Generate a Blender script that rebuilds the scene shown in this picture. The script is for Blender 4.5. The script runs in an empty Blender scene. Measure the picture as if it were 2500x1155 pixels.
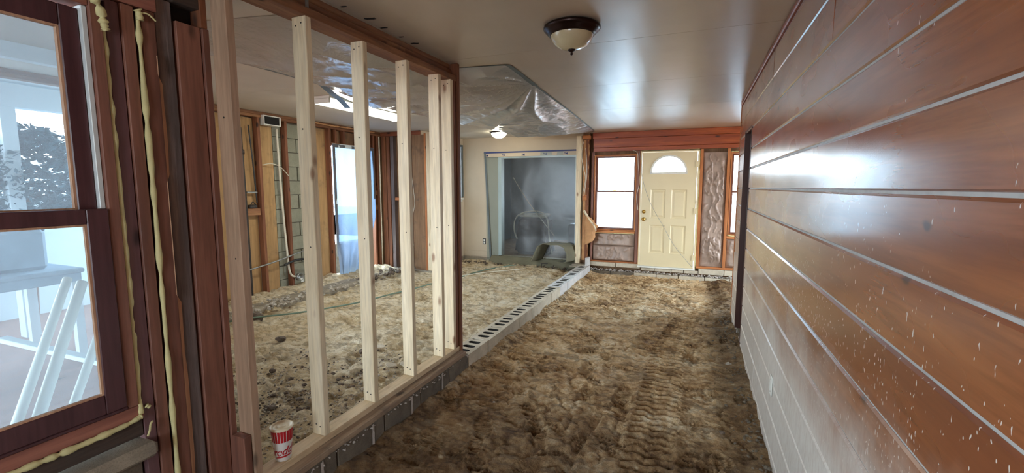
import bpy, bmesh, math, random
import numpy as np
from mathutils import Vector, Matrix
random.seed(7); rng = np.random.default_rng(11)
S = bpy.context.scene
COL = S.collection
PI = math.pi

# ------------------------------------------------------------------ camera
cam_d = bpy.data.cameras.new('camera'); cam = bpy.data.objects.new('camera', cam_d); COL.objects.link(cam)
EYE = 1.41
cam.location = (0, 0, EYE)
cam_d.sensor_width = 36; cam_d.lens = 1094 / 2500 * 36; cam_d.clip_start = .02; cam_d.clip_end = 300
cam.rotation_euler = (PI / 2 - math.radians(6.311), 0, math.radians(22.237))
S.camera = cam

# ------------------------------------------------------------------ colour management + light
S.view_settings.view_transform = 'Standard'; S.view_settings.look = 'None'
S.view_settings.exposure = 1.78; S.view_settings.gamma = 1; S.view_settings.use_curve_mapping = False
W = bpy.data.worlds.new('sky'); S.world = W; W.use_nodes = True
nt = W.node_tree; bg = nt.nodes['Background']
tc = nt.nodes.new('ShaderNodeTexCoord'); sx = nt.nodes.new('ShaderNodeSeparateXYZ'); rp = nt.nodes.new('ShaderNodeValToRGB')
nt.links.new(tc.outputs['Generated'], sx.inputs[0]); nt.links.new(sx.outputs[2], rp.inputs[0])
rp.color_ramp.elements[0].position = 0.0; rp.color_ramp.elements[0].color = (.80, .91, 1, 1)
rp.color_ramp.elements[1].position = .8; rp.color_ramp.elements[1].color = (.62, .82, 1, 1)
nt.links.new(rp.outputs[0], bg.inputs[0]); bg.inputs[1].default_value = 7.0
try:
    S.cycles.use_denoising = True
    S.cycles.max_bounces = 8; S.cycles.diffuse_bounces = 5; S.cycles.glossy_bounces = 3
    S.cycles.transmission_bounces = 6; S.cycles.transparent_max_bounces = 10
    S.cycles.caustics_reflective = False; S.cycles.caustics_refractive = False
    S.cycles.sample_clamp_indirect = 8
except Exception: pass

def area(name, loc, direction, sx_, sy_, power=0, col=(1, 1, 1), portal=False):
    d = bpy.data.lights.new(name, 'AREA'); d.shape = 'RECTANGLE'; d.size = sx_; d.size_y = sy_
    d.energy = power; d.color = col
    if portal: d.cycles.is_portal = True
    o = bpy.data.objects.new(name, d); COL.objects.link(o); o.location = loc
    o.rotation_euler = Vector(direction).to_track_quat('-Z', 'Y').to_euler()
    return o
# portals in the openings through which the sky comes in; some openings are added
area('window_portal', (-2.05, .5, 1.32), (1, 0, 0), .95, 1.5, portal=True)
area('window_portal', (-1.36, 8.42, 1.3), (0, -1, 0), .8, 1.35, portal=True)
area('window_portal', (1.0, 8.42, 1.3), (0, -1, 0), .8, 1.35, portal=True)
area('window_portal', (3.15, 7.1, 1.1), (-1, 0, 0), 1.6, 2.1, portal=True)
area('window_portal', (-5.55, 6.03, 1.0), (1, 0, 0), .9, 2.1, portal=True)
area('window_portal', (-.5, -2.75, 1.35), (0, 1, 0), .9, 1.3, portal=True)
area('window_portal', (-2.06, -1.5, 1.3), (1, 0, 0), 1.5, 1.5, portal=True)
area('window_portal', (-3.70, 2.08, 1.2), (.5, .866, 0), 2.5, 1.8, portal=True)
area('window_portal', (-2.55, 11.35, 1.3), (0, -1, 0), .5, 1.4, portal=True)

# ------------------------------------------------------------------ node helpers
class NB:
    def __init__(s, name):
        s.m = bpy.data.materials.new(name); s.m.use_nodes = True; s.t = s.m.node_tree
        s.p = s.t.nodes['Principled BSDF']; s.out = s.t.nodes['Material Output']
    def n(s, typ, props=None, **ins):
        nd = s.t.nodes.new('ShaderNode' + typ)
        for k, v in (props or {}).items(): setattr(nd, k, v)
        for k, v in ins.items():
            key = int(k[1:]) if k[0] == '_' and k[1:].isdigit() else k.replace('_', ' ')
            s.set(nd.inputs[key], v)
        return nd
    def set(s, sock, v):
        if hasattr(v, 'links') or isinstance(v, bpy.types.NodeSocket): s.t.links.new(v, sock)
        elif isinstance(v, (tuple, list)) and len(v) == 3 and sock.type == 'RGBA': sock.default_value = (*v, 1)
        else: sock.default_value = v
    def pos(s, scale=(1, 1, 1), rand=True):
        g = s.n('NewGeometry').outputs['Position']
        if rand:
            r = s.n('ObjectInfo').outputs['Random']
            mu = s.n('Math', {'operation': 'MULTIPLY'}, _0=r, _1=37.0).outputs[0]
            g = s.n('VectorMath', {'operation': 'ADD'}, _0=g, _1=mu).outputs[0]
        return s.n('VectorMath', {'operation': 'MULTIPLY'}, _0=g, _1=scale).outputs[0]
    def noise(s, vec, scale=1, detail=4, rough=.5, dist=0):
        return s.n('TexNoise', Vector=vec, Scale=scale, Detail=detail, Roughness=rough, Distortion=dist).outputs[0]
    def vor(s, vec, scale=1, rnd=1.0, feature='F1'):
        return s.n('TexVoronoi', {'feature': feature}, Vector=vec, Scale=scale, Randomness=rnd).outputs
    def ramp(s, fac, stops):
        r = s.n('ValToRGB', Fac=fac); e = r.color_ramp.elements
        while len(e) < len(stops): e.new(.5)
        for i, (p, c) in enumerate(stops):
            e[i].position = p; e[i].color = (*c, 1) if len(c) == 3 else c
        return r.outputs[0]
    def rr(s, fac, a, b, c=0.0, d=1.0, smooth=True):
        return s.n('MapRange', {'interpolation_type': 'SMOOTHSTEP' if smooth else 'LINEAR'}, _0=fac, _1=a, _2=b, _3=c, _4=d).outputs[0]
    def mix(s, f, a, b, mode='MIX'):
        nd = s.t.nodes.new('ShaderNodeMix'); nd.data_type = 'RGBA'; nd.blend_type = mode
        s.set(nd.inputs[0], f); s.set(nd.inputs[6], a); s.set(nd.inputs[7], b); return nd.outputs[2]
    def math(s, op, a, b=0.0):
        return s.n('Math', {'operation': op}, _0=a, _1=b).outputs[0]
    def bump(s, h, strength=.3, dist=.005, normal=None):
        b = s.n('Bump', Strength=strength, Distance=dist, Height=h)
        if normal is not None: s.t.links.new(normal, b.inputs['Normal'])
        return b.outputs[0]
    def fin(s, color=None, rough=.6, normal=None, metal=0, **kw):
        if color is not None: s.set(s.p.inputs['Base Color'], color)
        s.set(s.p.inputs['Roughness'], rough); s.set(s.p.inputs['Metallic'], metal)
        if normal is not None: s.t.links.new(normal, s.p.inputs['Normal'])
        for k, v in kw.items(): s.set(s.p.inputs[k.replace('_', ' ')], v)
        return s.m
def sr(r, g, b):   # sRGB bytes -> linear
    return tuple((c / 255 / 12.92) if c / 255 <= .04045 else ((c / 255 + .055) / 1.055) ** 2.4 for c in (r, g, b))

def wood(name, cols, axis='z', rough=.65, knots=1.0, bump=.25, freq=1.0, dirt=0.0, knotcol=None):
    b = NB(name); k = {'x': (.07, 1, 1), 'y': (1, .07, 1), 'z': (1, 1, .07)}[axis]
    v = b.pos(tuple(c * freq for c in k))
    n1 = b.noise(v, 14, 5, .6, .4); n2 = b.noise(v, 70, 3, .6)
    c = b.ramp(n1, [(.25, cols[0]), (.5, cols[1]), (.75, cols[2])])
    c = b.mix(b.rr(n2, .35, .7, 0, .35), c, tuple(x * .55 for x in cols[0]), 'MIX')
    kk = {'x': (1, 2.2, 2.2), 'y': (2.2, 1, 2.2), 'z': (2.2, 2.2, 1)}[axis]
    vk = b.pos(kk)
    wv = b.n('VectorMath', {'operation': 'ADD'}, _0=vk, _1=b.n('VectorMath', {'operation': 'MULTIPLY'}, _0=b.n('TexNoise', Vector=vk, Scale=6.0).outputs[1], _1=(.05, .05, .05)).outputs[0]).outputs[0]
    kn = b.vor(wv, 3.2)[0]
    kf = b.rr(kn, .05, .17, min(1, knots), 0)
    c = b.mix(kf, c, knotcol or tuple(x * .25 for x in cols[0]))
    if dirt:
        d = b.noise(b.pos((1, 1, 1)), 5, 5, .7)
        c = b.mix(b.rr(d, .5, .75, 0, dirt), c, (.06, .05, .04))
    nm = b.bump(b.math('ADD', n2, n1), bump, .003)
    return b.fin(c, rough, nm)

def plain(name, col, rough=.6, metal=0, var=.12, nscale=8, bump=0.0, bscale=60, **kw):
    b = NB(name); v = b.pos()
    n = b.noise(v, nscale, 4, .6)
    c = b.ramp(n, [(.3, tuple(x * (1 - var) for x in col)), (.7, tuple(min(1, x * (1 + var)) for x in col))])
    nm = b.bump(b.noise(v, bscale, 4, .6), bump, .004) if bump else None
    return b.fin(c, rough, nm, metal, **kw)

M = {}
# --- varnished knotty pine with dust and mud flecks
def plank_mat():
    b = NB('varnished_pine'); v = b.pos((1, .07, 1))
    n1 = b.noise(v, 9, 5, .6, .6); n2 = b.noise(v, 55, 3, .6)
    c = b.ramp(n1, [(.25, sr(118, 66, 40)), (.45, sr(144, 84, 50)), (.62, sr(164, 100, 60)), (.8, sr(184, 120, 72))])
    r = b.n('ObjectInfo').outputs['Random']
    c = b.mix(b.rr(r, 0, 1, 0, .35, False), c, sr(124, 62, 36))
    c = b.mix(b.rr(n2, .4, .75, 0, .3), c, sr(84, 38, 22))
    blot = b.noise(b.pos((1, .5, 1)), 3, 2, .5)
    c = b.mix(b.rr(blot, .5, .75, 0, .35), c, sr(110, 60, 40))
    vk = b.pos((1.4, 1, 1.9))
    wv = b.n('VectorMath', {'operation': 'ADD'}, _0=vk, _1=b.n('VectorMath', {'operation': 'MULTIPLY'}, _0=b.n('TexNoise', Vector=vk, Scale=5.0).outputs[1], _1=(.12, .12, .12)).outputs[0]).outputs[0]
    kn = b.vor(wv, 3.0)[0]
    c = b.mix(b.rr(kn, .03, .1, .85, 0), c, sr(58, 34, 28))
    g = b.n('NewGeometry').outputs['Position']; s = b.n('SeparateXYZ', _0=g).outputs
    big = b.noise(g, 2.2, 4, .6)
    zz = b.math('ADD', s[2], b.math('MULTIPLY', b.math('SUBTRACT', big, .5), .7))
    # dust settled low on the boards
    dustf = b.rr(zz, .92, .35, 0, .97)
    dn = b.noise(b.n('VectorMath', {'operation': 'MULTIPLY'}, _0=g, _1=(1, 1, .25)).outputs[0], 60, 5, .7)
    dustf = b.math('MULTIPLY', dustf, b.rr(dn, .25, .6, .7, 1))
    # thrown flecks
    fv = b.n('VectorMath', {'operation': 'MULTIPLY'}, _0=g, _1=(1, 1.3, .42)).outputs[0]
    fv = b.n('VectorMath', {'operation': 'ADD'}, _0=fv, _1=b.n('VectorMath', {'operation': 'MULTIPLY'}, _0=b.n('TexNoise', Vector=g, Scale=40.0, Detail=1.0).outputs[1], _1=(.02, .02, .02)).outputs[0]).outputs[0]
    fl = b.vor(fv, 80)
    fsel = b.rr(fl[0], .14, .22, 1, 0)
    fr = b.n('SeparateColor', _0=fl[1]).outputs[0]
    dens = b.rr(zz, 1.5, .45, .02, 1.0)
    dens = b.math('MULTIPLY', dens, b.rr(b.noise(g, 3.5, 3, .6), .35, .65, .25, 1))
    ff = b.math('MULTIPLY', fsel, b.math('LESS_THAN', fr, dens))
    fl2 = b.vor(b.n('VectorMath', {'operation': 'MULTIPLY'}, _0=fv, _1=(1, .8, 1.3)).outputs[0], 40)
    ff2 = b.math('MULTIPLY', b.rr(fl2[0], .05, .08, 1, 0), b.math('LESS_THAN', b.n('SeparateColor', _0=fl2[1]).outputs[0], b.math('MULTIPLY', dens, .8)))
    dirt = b.math('MAXIMUM', dustf, b.math('MULTIPLY', b.math('MAXIMUM', ff, ff2), .85))
    c = b.mix(dirt, c, sr(228, 222, 212))
    rough = b.math('ADD', b.math('MULTIPLY', dirt, .5), b.rr(blot, .3, .7, .20, .34))
    wav = b.noise(b.pos((1, .35, 1)), 12, 1, .5)
    nm = b.bump(wav, .10, .008); nm = b.bump(n2, .05, .002, nm)
    return b.fin(c, rough, nm, Coat_Weight=.6, Coat_Roughness=.16)
M['plank'] = plank_mat()
M['groove_glint'] = plain('groove_glint_dust', sr(178, 178, 176), .5, var=.1, nscale=30)  # pale colour paints in window reflections along the seams, and low groove dust
M['darkwood'] = wood('dark_stained_wood', (sr(52, 24, 16), sr(66, 32, 20), sr(82, 42, 26)), 'z', .45)
M['header_pine'] = wood('red_pine_board', (sr(130, 56, 28), sr(160, 76, 36), sr(192, 102, 48)), 'x', .4, 1, .15)
M['oldx'] = wood('old_lumber_x', (sr(104, 52, 34), sr(140, 78, 50), sr(170, 104, 66)), 'x', .75)
M['oldz'] = wood('old_lumber_z', (sr(92, 52, 34), sr(124, 74, 46), sr(152, 98, 64)), 'z', .75)
M['oldy'] = wood('old_lumber_y', (sr(98, 62, 42), sr(138, 92, 60), sr(176, 128, 86)), 'y', .8, 1, .3, 1, .5)
M['orangez'] = wood('orange_pine_z', (sr(146, 84, 44), sr(182, 112, 62), sr(206, 140, 84)), 'z', .7)
M['orangex'] = wood('orange_pine_x', (sr(146, 84, 44), sr(182, 112, 62), sr(206, 140, 84)), 'x', .7)
M['redz'] = wood('red_stained_stud', (sr(110, 72, 60), sr(136, 90, 74), sr(160, 110, 90)), 'z', .6, 1, .2)
M['purplez'] = wood('dark_red_stud', (sr(96, 68, 70), sr(114, 80, 82), sr(132, 96, 94)), 'z', .6, 1, .2)
M['redy'] = wood('red_stained_rail', (sr(126, 78, 66), sr(152, 96, 80), sr(172, 114, 96)), 'y', .6, 1, .2)
M['greyz'] = wood('weathered_grey_board', (sr(84, 76, 74), sr(112, 98, 94), sr(140, 120, 112)), 'z', .9, .6, .8, 1, .4)
M['greyy'] = wood('weathered_grey_rail', (sr(52, 40, 34), sr(66, 52, 44), sr(84, 68, 58)), 'y', .9, .6, .6, 1, .5)
M['sash'] = wood('brown_painted_sash', (sr(70, 42, 46), sr(84, 52, 56), sr(98, 62, 64)), 'z', .38, .1, .05)
M['sashf'] = wood('brown_window_sash', (sr(96, 52, 34), sr(116, 66, 44), sr(136, 82, 54)), 'z', .45, .1, .05)
M['newz'] = wood('fresh_two_by_four_z', (sr(210, 188, 150), sr(228, 210, 176), sr(240, 226, 198)), 'z', .6, .8, .12, 1, 0, sr(130, 84, 50))
M['tanpink'] = wood('pinkish_tan_stud', (sr(160, 130, 106), sr(182, 150, 124), sr(198, 168, 140)), 'z', .65, .8, .15)
M['newtan'] = wood('tan_two_by_four', (sr(176, 144, 110), sr(198, 166, 130), sr(214, 186, 150)), 'z', .65, .8, .15)
M['newy'] = wood('fresh_plate_lumber_y', (sr(196, 168, 132), sr(212, 188, 152), sr(228, 208, 176)), 'y', .65, .8, .12, 1, .25, sr(120, 80, 50))
M['silly'] = wood('dirty_sill_lumber_y', (sr(120, 96, 76), sr(156, 130, 106), sr(186, 162, 134)), 'y', .8, .8, .4, 1, .6)
M['splinter'] = wood('torn_wood', (sr(176, 128, 98), sr(200, 156, 124), sr(216, 178, 146)), 'z', .8, 0, .8)
M['plywood'] = wood('tan_sheathing', (sr(154, 118, 78), sr(180, 142, 96), sr(194, 160, 114)), 'z', .85, 0, .1, .5, .45)
M['tanboard'] = wood('faded_brown_panel', (sr(112, 84, 58), sr(138, 104, 74), sr(158, 124, 92)), 'z', .85, .2, .2, .6, .5)

def ceiling_mat():
    b = NB('satin_ceiling_paint'); g = b.pos(rand=False)
    n = b.noise(g, 1.6, 4, .6)
    c = b.ramp(n, [(.3, sr(190, 174, 156)), (.7, sr(200, 186, 168))])
    st = b.noise(b.n('VectorMath', {'operation': 'MULTIPLY'}, _0=g, _1=(6, .8, 1)).outputs[0], 1.2, 1, .5)
    nm = b.bump(st, .25, .02); nm = b.bump(b.noise(g, 220, 2), .12, .002, nm)
    return b.fin(c, .33, nm, Specular_IOR_Level=.75)
M['ceil'] = ceiling_mat()
M['ceil2'] = plain('matte_ceiling_paint', sr(198, 188, 172), .75, var=.06, nscale=2, bump=.3, bscale=150)
M['beige'] = plain('beige_wall_paint', sr(196, 181, 158), .7, var=.05, nscale=2.5, bump=.08, bscale=120)
M['nextroom'] = plain('blue_grey_room_paint', sr(120, 138, 148), .8, var=.08)
M['whitepaint'] = plain('white_trim_paint', sr(222, 222, 214), .45, var=.04)
M['cream'] = plain('cream_door_paint', sr(220, 204, 164), .38, var=.03, nscale=3)
M['void'] = plain('dark_void', (.012, .010, .009), .95, var=.2)
M['darkgrey'] = plain('charcoal_plastic', sr(44, 44, 46), .6)
M['siding'] = plain('white_siding', sr(214, 220, 224), .6, var=.03)

def block_mat(name, c1, c2, stain=.5):
    b = NB(name); g = b.pos()
    n = b.noise(g, 6, 6, .7); f = b.noise(g, 180, 3, .7)
    c = b.ramp(n, [(.25, c1), (.7, c2)])
    c = b.mix(b.rr(f, .45, .7, 0, .35), c, tuple(x * .4 for x in c1))
    z = b.n('SeparateXYZ', _0=b.n('NewGeometry').outputs['Position']).outputs[2]
    return b.fin(c, .92, b.bump(b.math('ADD', f, n), .5, .004))
M['block'] = block_mat('grey_concrete_block', sr(170, 158, 138), sr(216, 204, 182))
M['core'] = block_mat('shade_dark_core', sr(30, 27, 23), sr(48, 43, 37))  # shade inside the block cores, painted as a dark material
M['blockd'] = block_mat('damp_concrete_block', sr(84, 74, 62), sr(128, 116, 100))
M['blockw'] = block_mat('limewashed_block', sr(176, 172, 170), sr(214, 210, 206))
M['mortar'] = block_mat('crumbled_mortar', sr(160, 150, 142), sr(206, 196, 186))
M['conc'] = block_mat('rough_concrete', sr(110, 100, 88), sr(170, 158, 138))
M['blocky'] = block_mat('pale_green_grey_block', sr(128, 128, 112), sr(158, 156, 138))

def dirt_mat(name, stops, patch, pf, fine=.5, darken=None):
    b = NB(name); g = b.pos(rand=False)
    n = b.noise(g, 2.2, 7, .66, .15); m = b.noise(g, 18, 6, .66, .0); f = b.noise(g, 140, 4, .7)
    c = b.ramp(b.math('ADD', b.math('MULTIPLY', n, .55), b.math('MULTIPLY', m, .45)), stops)
    c = b.mix(b.rr(f, .45, .75, 0, fine), c, tuple(x * .35 for x in stops[0][1]))
    p = b.noise(g, 1.1, 5, .6, .4)
    c = b.mix(b.rr(p, .52, .66, 0, pf), c, patch)
    if darken:
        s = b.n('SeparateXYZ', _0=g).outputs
        # painted shade: soil darkened at the unlit near end, also darker by the boards
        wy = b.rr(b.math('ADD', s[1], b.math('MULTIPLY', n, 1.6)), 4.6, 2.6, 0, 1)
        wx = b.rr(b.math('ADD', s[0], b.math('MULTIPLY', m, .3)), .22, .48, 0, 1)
        c = b.mix(b.math('MULTIPLY', b.math('MAXIMUM', wy, wx), darken[1]), c, darken[0], 'MULTIPLY')
    wv = b.n('VectorMath', {'operation': 'ADD'}, _0=b.n('VectorMath', {'operation': 'MULTIPLY'}, _0=g, _1=(.6, 1.25, 1)).outputs[0], _1=b.n('VectorMath', {'operation': 'MULTIPLY'}, _0=b.n('TexNoise', Vector=g, Scale=5.0, Detail=2.0).outputs[1], _1=(.16, .16, .16)).outputs[0]).outputs[0]
    v1 = b.vor(wv, 9)[0]; v2 = b.vor(wv, 24)[0]
    fk = b.math('ADD', b.math('MULTIPLY', v1, .6), b.math('MULTIPLY', v2, .4))
    c = b.mix(b.rr(fk, .52, .72, 0, .5), c, tuple(x * .42 for x in stops[0][1]))  # painted crevice shade: colour darkened in the hollows of the bump
    c = b.mix(b.math('MULTIPLY', b.rr(fk, .30, .14, 0, .5), b.rr(m, .4, .6, 0, 1)), c, stops[3][1])
    h = b.math('SUBTRACT', b.math('ADD', b.math('MULTIPLY', m, 1.0), b.math('MULTIPLY', f, .25)), b.math('MULTIPLY', fk, .8))
    return b.fin(c, .95, b.bump(h, 1.0, .035))
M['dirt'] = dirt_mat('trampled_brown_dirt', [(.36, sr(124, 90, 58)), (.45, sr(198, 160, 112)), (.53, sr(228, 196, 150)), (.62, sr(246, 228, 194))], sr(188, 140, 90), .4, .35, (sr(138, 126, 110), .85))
M['sand'] = dirt_mat('pale_dry_sand', [(.36, sr(176, 148, 108)), (.46, sr(212, 190, 152)), (.54, sr(230, 214, 184)), (.64, sr(242, 230, 206))], sr(200, 170, 124), .6, .35)
M['rock'] = plain('dark_rock', sr(96, 82, 70), .85, var=.35, nscale=25, bump=.6, bscale=60)
M['rockl'] = plain('pale_rubble', sr(170, 160, 146), .9, var=.3, nscale=30, bump=.6, bscale=60)

def plastic_mat(name, tint, clear, rough, white=.8, wr=9, spec=.28, bumps=.7):
    b = NB(name); g = b.pos(rand=False)
    tr = b.n('BsdfTransparent', Color=tint)
    di = b.n('BsdfTranslucent', Color=white if isinstance(white, tuple) else (white,) * 3); df = b.n('BsdfDiffuse', Color=(max(white), ) * 3 if isinstance(white, tuple) else (white,) * 3)
    w = b.noise(b.n('VectorMath', {'operation': 'MULTIPLY'}, _0=g, _1=(1, 1, 1)).outputs[0], wr, 5, .6, 1.2)
    nm = b.bump(w, bumps, .02)
    gl = b.n('BsdfGlossy', Color=(1, 1, 1), Roughness=rough, Normal=nm)
    b.t.links.new(nm, df.inputs['Normal'])
    a1 = b.n('MixShader', _0=.5, _1=di.outputs[0], _2=df.outputs[0])
    a2 = b.n('MixShader', _0=clear, _1=a1.outputs[0], _2=tr.outputs[0])
    fr = b.n('Fresnel', IOR=1.45, Normal=nm)
    a3 = b.n('MixShader', _0=b.math('MULTIPLY', b.math('ADD', fr.outputs[0], .06), spec * 3), _1=a2.outputs[0], _2=gl.outputs[0])
    b.t.links.new(a3.outputs[0], b.out.inputs[0]); return b.m
M['film'] = plastic_mat('clear_plastic_film', (.95, .96, .96), .33, .10, .9, 9, .33, .4)
M['filmblue'] = plastic_mat('backlit_plastic_film', (.25, .36, .5), .12, .3, (.10, .155, .24), 7, .15)
M['filmdoor'] = plastic_mat('dusty_plastic_film', (.78, .88, .92), .87, .25, .32, 3, .08, .25)
def glass_mat(name, tint, haze, hz=(.8, .9, .95)):
    b = NB(name)
    tr = b.n('BsdfTransparent', Color=tint); df = b.n('BsdfTranslucent', Color=hz)
    gl = b.n('BsdfGlossy', Color=(1, 1, 1), Roughness=.03); fr = b.n('Fresnel', IOR=1.3)
    a = b.n('MixShader', _0=haze, _1=tr.outputs[0], _2=df.outputs[0])
    c = b.n('MixShader', _0=fr.outputs[0], _1=a.outputs[0], _2=gl.outputs[0])
    b.t.links.new(c.outputs[0], b.out.inputs[0]); return b.m
M['filmgrey'] = plastic_mat('cloudy_grey_plastic', (.5, .52, .54), .15, .3, .12, 7, .12)
M['glass'] = glass_mat('window_glass', (.62, .70, .73), .12, (.88, .94, 1))  # tint dims the outside view; haze paints in a pale reflection
M['glassfar'] = glass_mat('clean_glass', (.93, .98, 1), .03)
M['foam'] = plain('yellow_spray_foam', sr(212, 204, 150), .7, var=.12, nscale=20, bump=.4, bscale=40)
M['foil'] = plain('kraft_insulation_facing', sr(158, 136, 122), .42, var=.16, nscale=10, bump=.5, bscale=30, Specular_IOR_Level=.6)
M['kraft'] = plain('torn_kraft_paper', sr(190, 142, 98), .8, var=.15, nscale=14, bump=.4, bscale=40)
M['tape'] = plain('grey_duct_tape', sr(88, 98, 100), .45, metal=.0, var=.1, nscale=30)
M['bluetape'] = plain('blue_masking_tape', sr(48, 60, 110), .6)
M['tarp'] = plain('olive_canvas_tarp', sr(112, 108, 88), .9, var=.12, nscale=5, bump=.5, bscale=50)
M['bronze'] = plain('oil_rubbed_bronze', sr(44, 28, 24), .28, metal=.7, var=.1)
M['alabaster'] = plain('alabaster_glass', sr(206, 196, 160), .25, var=.1, nscale=7, Coat_Weight=.4)
M['brass'] = plain('polished_brass', sr(214, 176, 96), .25, metal=1)
M['metal'] = plain('galvanised_metal', sr(150, 150, 146), .4, metal=.8)
M['iron'] = plain('rusty_black_pipe', sr(62, 54, 48), .6, metal=.4, var=.3, nscale=30)
M['white_cable'] = plain('off_white_cable', sr(206, 198, 178), .5)
M['black_cable'] = plain('black_cable', sr(30, 30, 30), .5)
M['hose'] = plain('green_garden_hose', sr(104, 124, 106), .5)
M['red'] = plain('red_print', sr(178, 26, 32), .5, var=.02)
M['cupwhite'] = plain('white_paper_cup', sr(224, 220, 214), .5, var=.02)
M['cuplid'] = plain('cream_plastic_lid', sr(222, 208, 178), .35, var=.02)
M['liner'] = plain('pale_jamb_liner', sr(214, 224, 226), .35, var=.06)
M['bush'] = plain('bush_leaf', sr(60, 92, 104), .6, var=.3, nscale=20)
M['deck'] = wood('red_deck_boards', (sr(120, 84, 72), sr(142, 100, 86), sr(158, 116, 100)), 'y', .8)
M['pvc'] = plain('white_pvc', sr(226, 220, 206), .4, var=.03)
M['benchblue'] = plain('blue_grey_paint', sr(150, 168, 184), .6)
def emit(name, col, st):
    b = NB(name); e = b.n('Emission', Color=col, Strength=st); b.t.links.new(e.outputs[0], b.out.inputs[0]); return b.m
M['tube'] = emit('lit_fluorescent_lens', (1, 1, .86), 7.0)
M['dome'] = emit('lit_glass_dome', (1, .97, .78), 9.0)

# ------------------------------------------------------------------ geometry helpers
def tag(o, label=None, cat=None, group=None, kind=None):
    if label: o['label'] = label
    if cat: o['category'] = cat
    if group: o['group'] = group
    if kind: o['kind'] = kind
    return o
def root(name, loc, label, cat, group=None, kind=None):
    o = bpy.data.objects.new(name, None); COL.objects.link(o); o.location = loc; o.empty_display_size = .05
    return tag(o, label, cat, group, kind)
ORG = {}
def org(o):
    v = Vector((0, 0, 0))
    while o is not None: v = v + Vector(o.location); o = o.parent
    return v
def link(name, me, loc, parent=None, mat=None):
    if mat is not None: me.materials.append(M[mat] if isinstance(mat, str) else mat)
    o = bpy.data.objects.new(name, me); COL.objects.link(o)
    if parent is not None: o.parent = parent; o.location = Vector(loc) - org(parent)
    else: o.location = loc
    return o
def meshobj(name, verts, faces, mat, parent=None, smooth=False, centre=True):
    v = np.array(verts, dtype=float); c = (v.min(0) + v.max(0)) / 2 if centre else np.zeros(3)
    me = bpy.data.meshes.new(name); me.from_pydata((v - c).tolist(), [], faces); me.update()
    if smooth: me.polygons.foreach_set('use_smooth', [True] * len(me.polygons))
    return link(name, me, c, parent, mat)
def box(name, x0, x1, y0, y1, z0, z1, mat, parent=None, bev=.0, rot=None, loc=None):
    bm = bmesh.new(); bmesh.ops.create_cube(bm, size=1)
    sx_, sy_, sz_ = abs(x1 - x0), abs(y1 - y0), abs(z1 - z0)
    for v in bm.verts: v.co = Vector((v.co.x * sx_, v.co.y * sy_, v.co.z * sz_))
    if bev: bmesh.ops.bevel(bm, geom=bm.edges[:], offset=min(bev, sx_ * .4, sy_ * .4, sz_ * .4), segments=1, affect='EDGES')
    me = bpy.data.meshes.new(name); bm.to_mesh(me); bm.free()
    o = link(name, me, ((x0 + x1) / 2, (y0 + y1) / 2, (z0 + z1) / 2), parent, mat)
    if rot: o.rotation_euler = rot
    return o
def multibox(name, boxes, mat, parent=None, bev=0):
    bm = bmesh.new()
    for (x0, x1, y0, y1, z0, z1) in boxes:
        r = bmesh.ops.create_cube(bm, size=1)
        for v in r['verts']: v.co = Vector(((x0 + x1) / 2 + v.co.x * (x1 - x0), (y0 + y1) / 2 + v.co.y * (y1 - y0), (z0 + z1) / 2 + v.co.z * (z1 - z0)))
    if bev: bmesh.ops.bevel(bm, geom=bm.edges[:], offset=bev, segments=1, affect='EDGES')
    vs = np.array([v.co[:] for v in bm.verts]); c = (vs.min(0) + vs.max(0)) / 2
    for v in bm.verts: v.co -= Vector(c)
    me = bpy.data.meshes.new(name); bm.to_mesh(me); bm.free()
    return link(name, me, c, parent, mat)
def smoothpath(pts, n=8):
    P = [Vector(p) for p in pts]; out = []
    for i in range(len(P) - 1):
        p0, p1, p2, p3 = P[max(i - 1, 0)], P[i], P[i + 1], P[min(i + 2, len(P) - 1)]
        for k in range(n):
            t = k / n
            out.append(.5 * ((2 * p1) + (p2 - p0) * t + (2 * p0 - 5 * p1 + 4 * p2 - p3) * t * t + (3 * p1 - p0 - 3 * p2 + p3) * t ** 3))
    out.append(P[-1]); return out
def tube(name, pts, rad, mat, parent=None, seg=8, sm=True, n=8):
    P = smoothpath(pts, n) if sm else [Vector(p) for p in pts]
    R = rad if callable(rad) else (lambda t: rad)
    vs, fs = [], []; up = Vector((0, 0, 1))
    for i, p in enumerate(P):
        d = (P[min(i + 1, len(P) - 1)] - P[max(i - 1, 0)]).normalized()
        a = d.cross(Vector((0, 0, 1)) if abs(d.z) < .9 else Vector((1, 0, 0))).normalized(); b_ = d.cross(a)
        r = R(i / max(1, len(P) - 1))
        for k in range(seg):
            th = 2 * PI * k / seg; vs.append(p + (a * math.cos(th) + b_ * math.sin(th)) * r)
    for i in range(len(P) - 1):
        for k in range(seg):
            k2 = (k + 1) % seg; fs.append((i * seg + k, i * seg + k2, (i + 1) * seg + k2, (i + 1) * seg + k))
    fs.append(tuple(range(seg))[::-1]); fs.append(tuple((len(P) - 1) * seg + k for k in range(seg)))
    return meshobj(name, [v[:] for v in vs], fs, mat, parent, True)
def lathe(name, prof, loc, mat, parent=None, seg=40, smooth=True):
    vs, fs = [], []
    for (r, z) in prof:
        for k in range(seg):
            a = 2 * PI * k / seg; vs.append((r * math.cos(a), r * math.sin(a), z))
    for i in range(len(prof) - 1):
        for k in range(seg):
            k2 = (k + 1) % seg; fs.append((i * seg + k, i * seg + k2, (i + 1) * seg + k2, (i + 1) * seg + k))
    me = bpy.data.meshes.new(name); me.from_pydata(vs, [], fs); me.update()
    if smooth: me.polygons.foreach_set('use_smooth', [True] * len(me.polygons))
    return link(name, me, loc, parent, mat)
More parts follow.
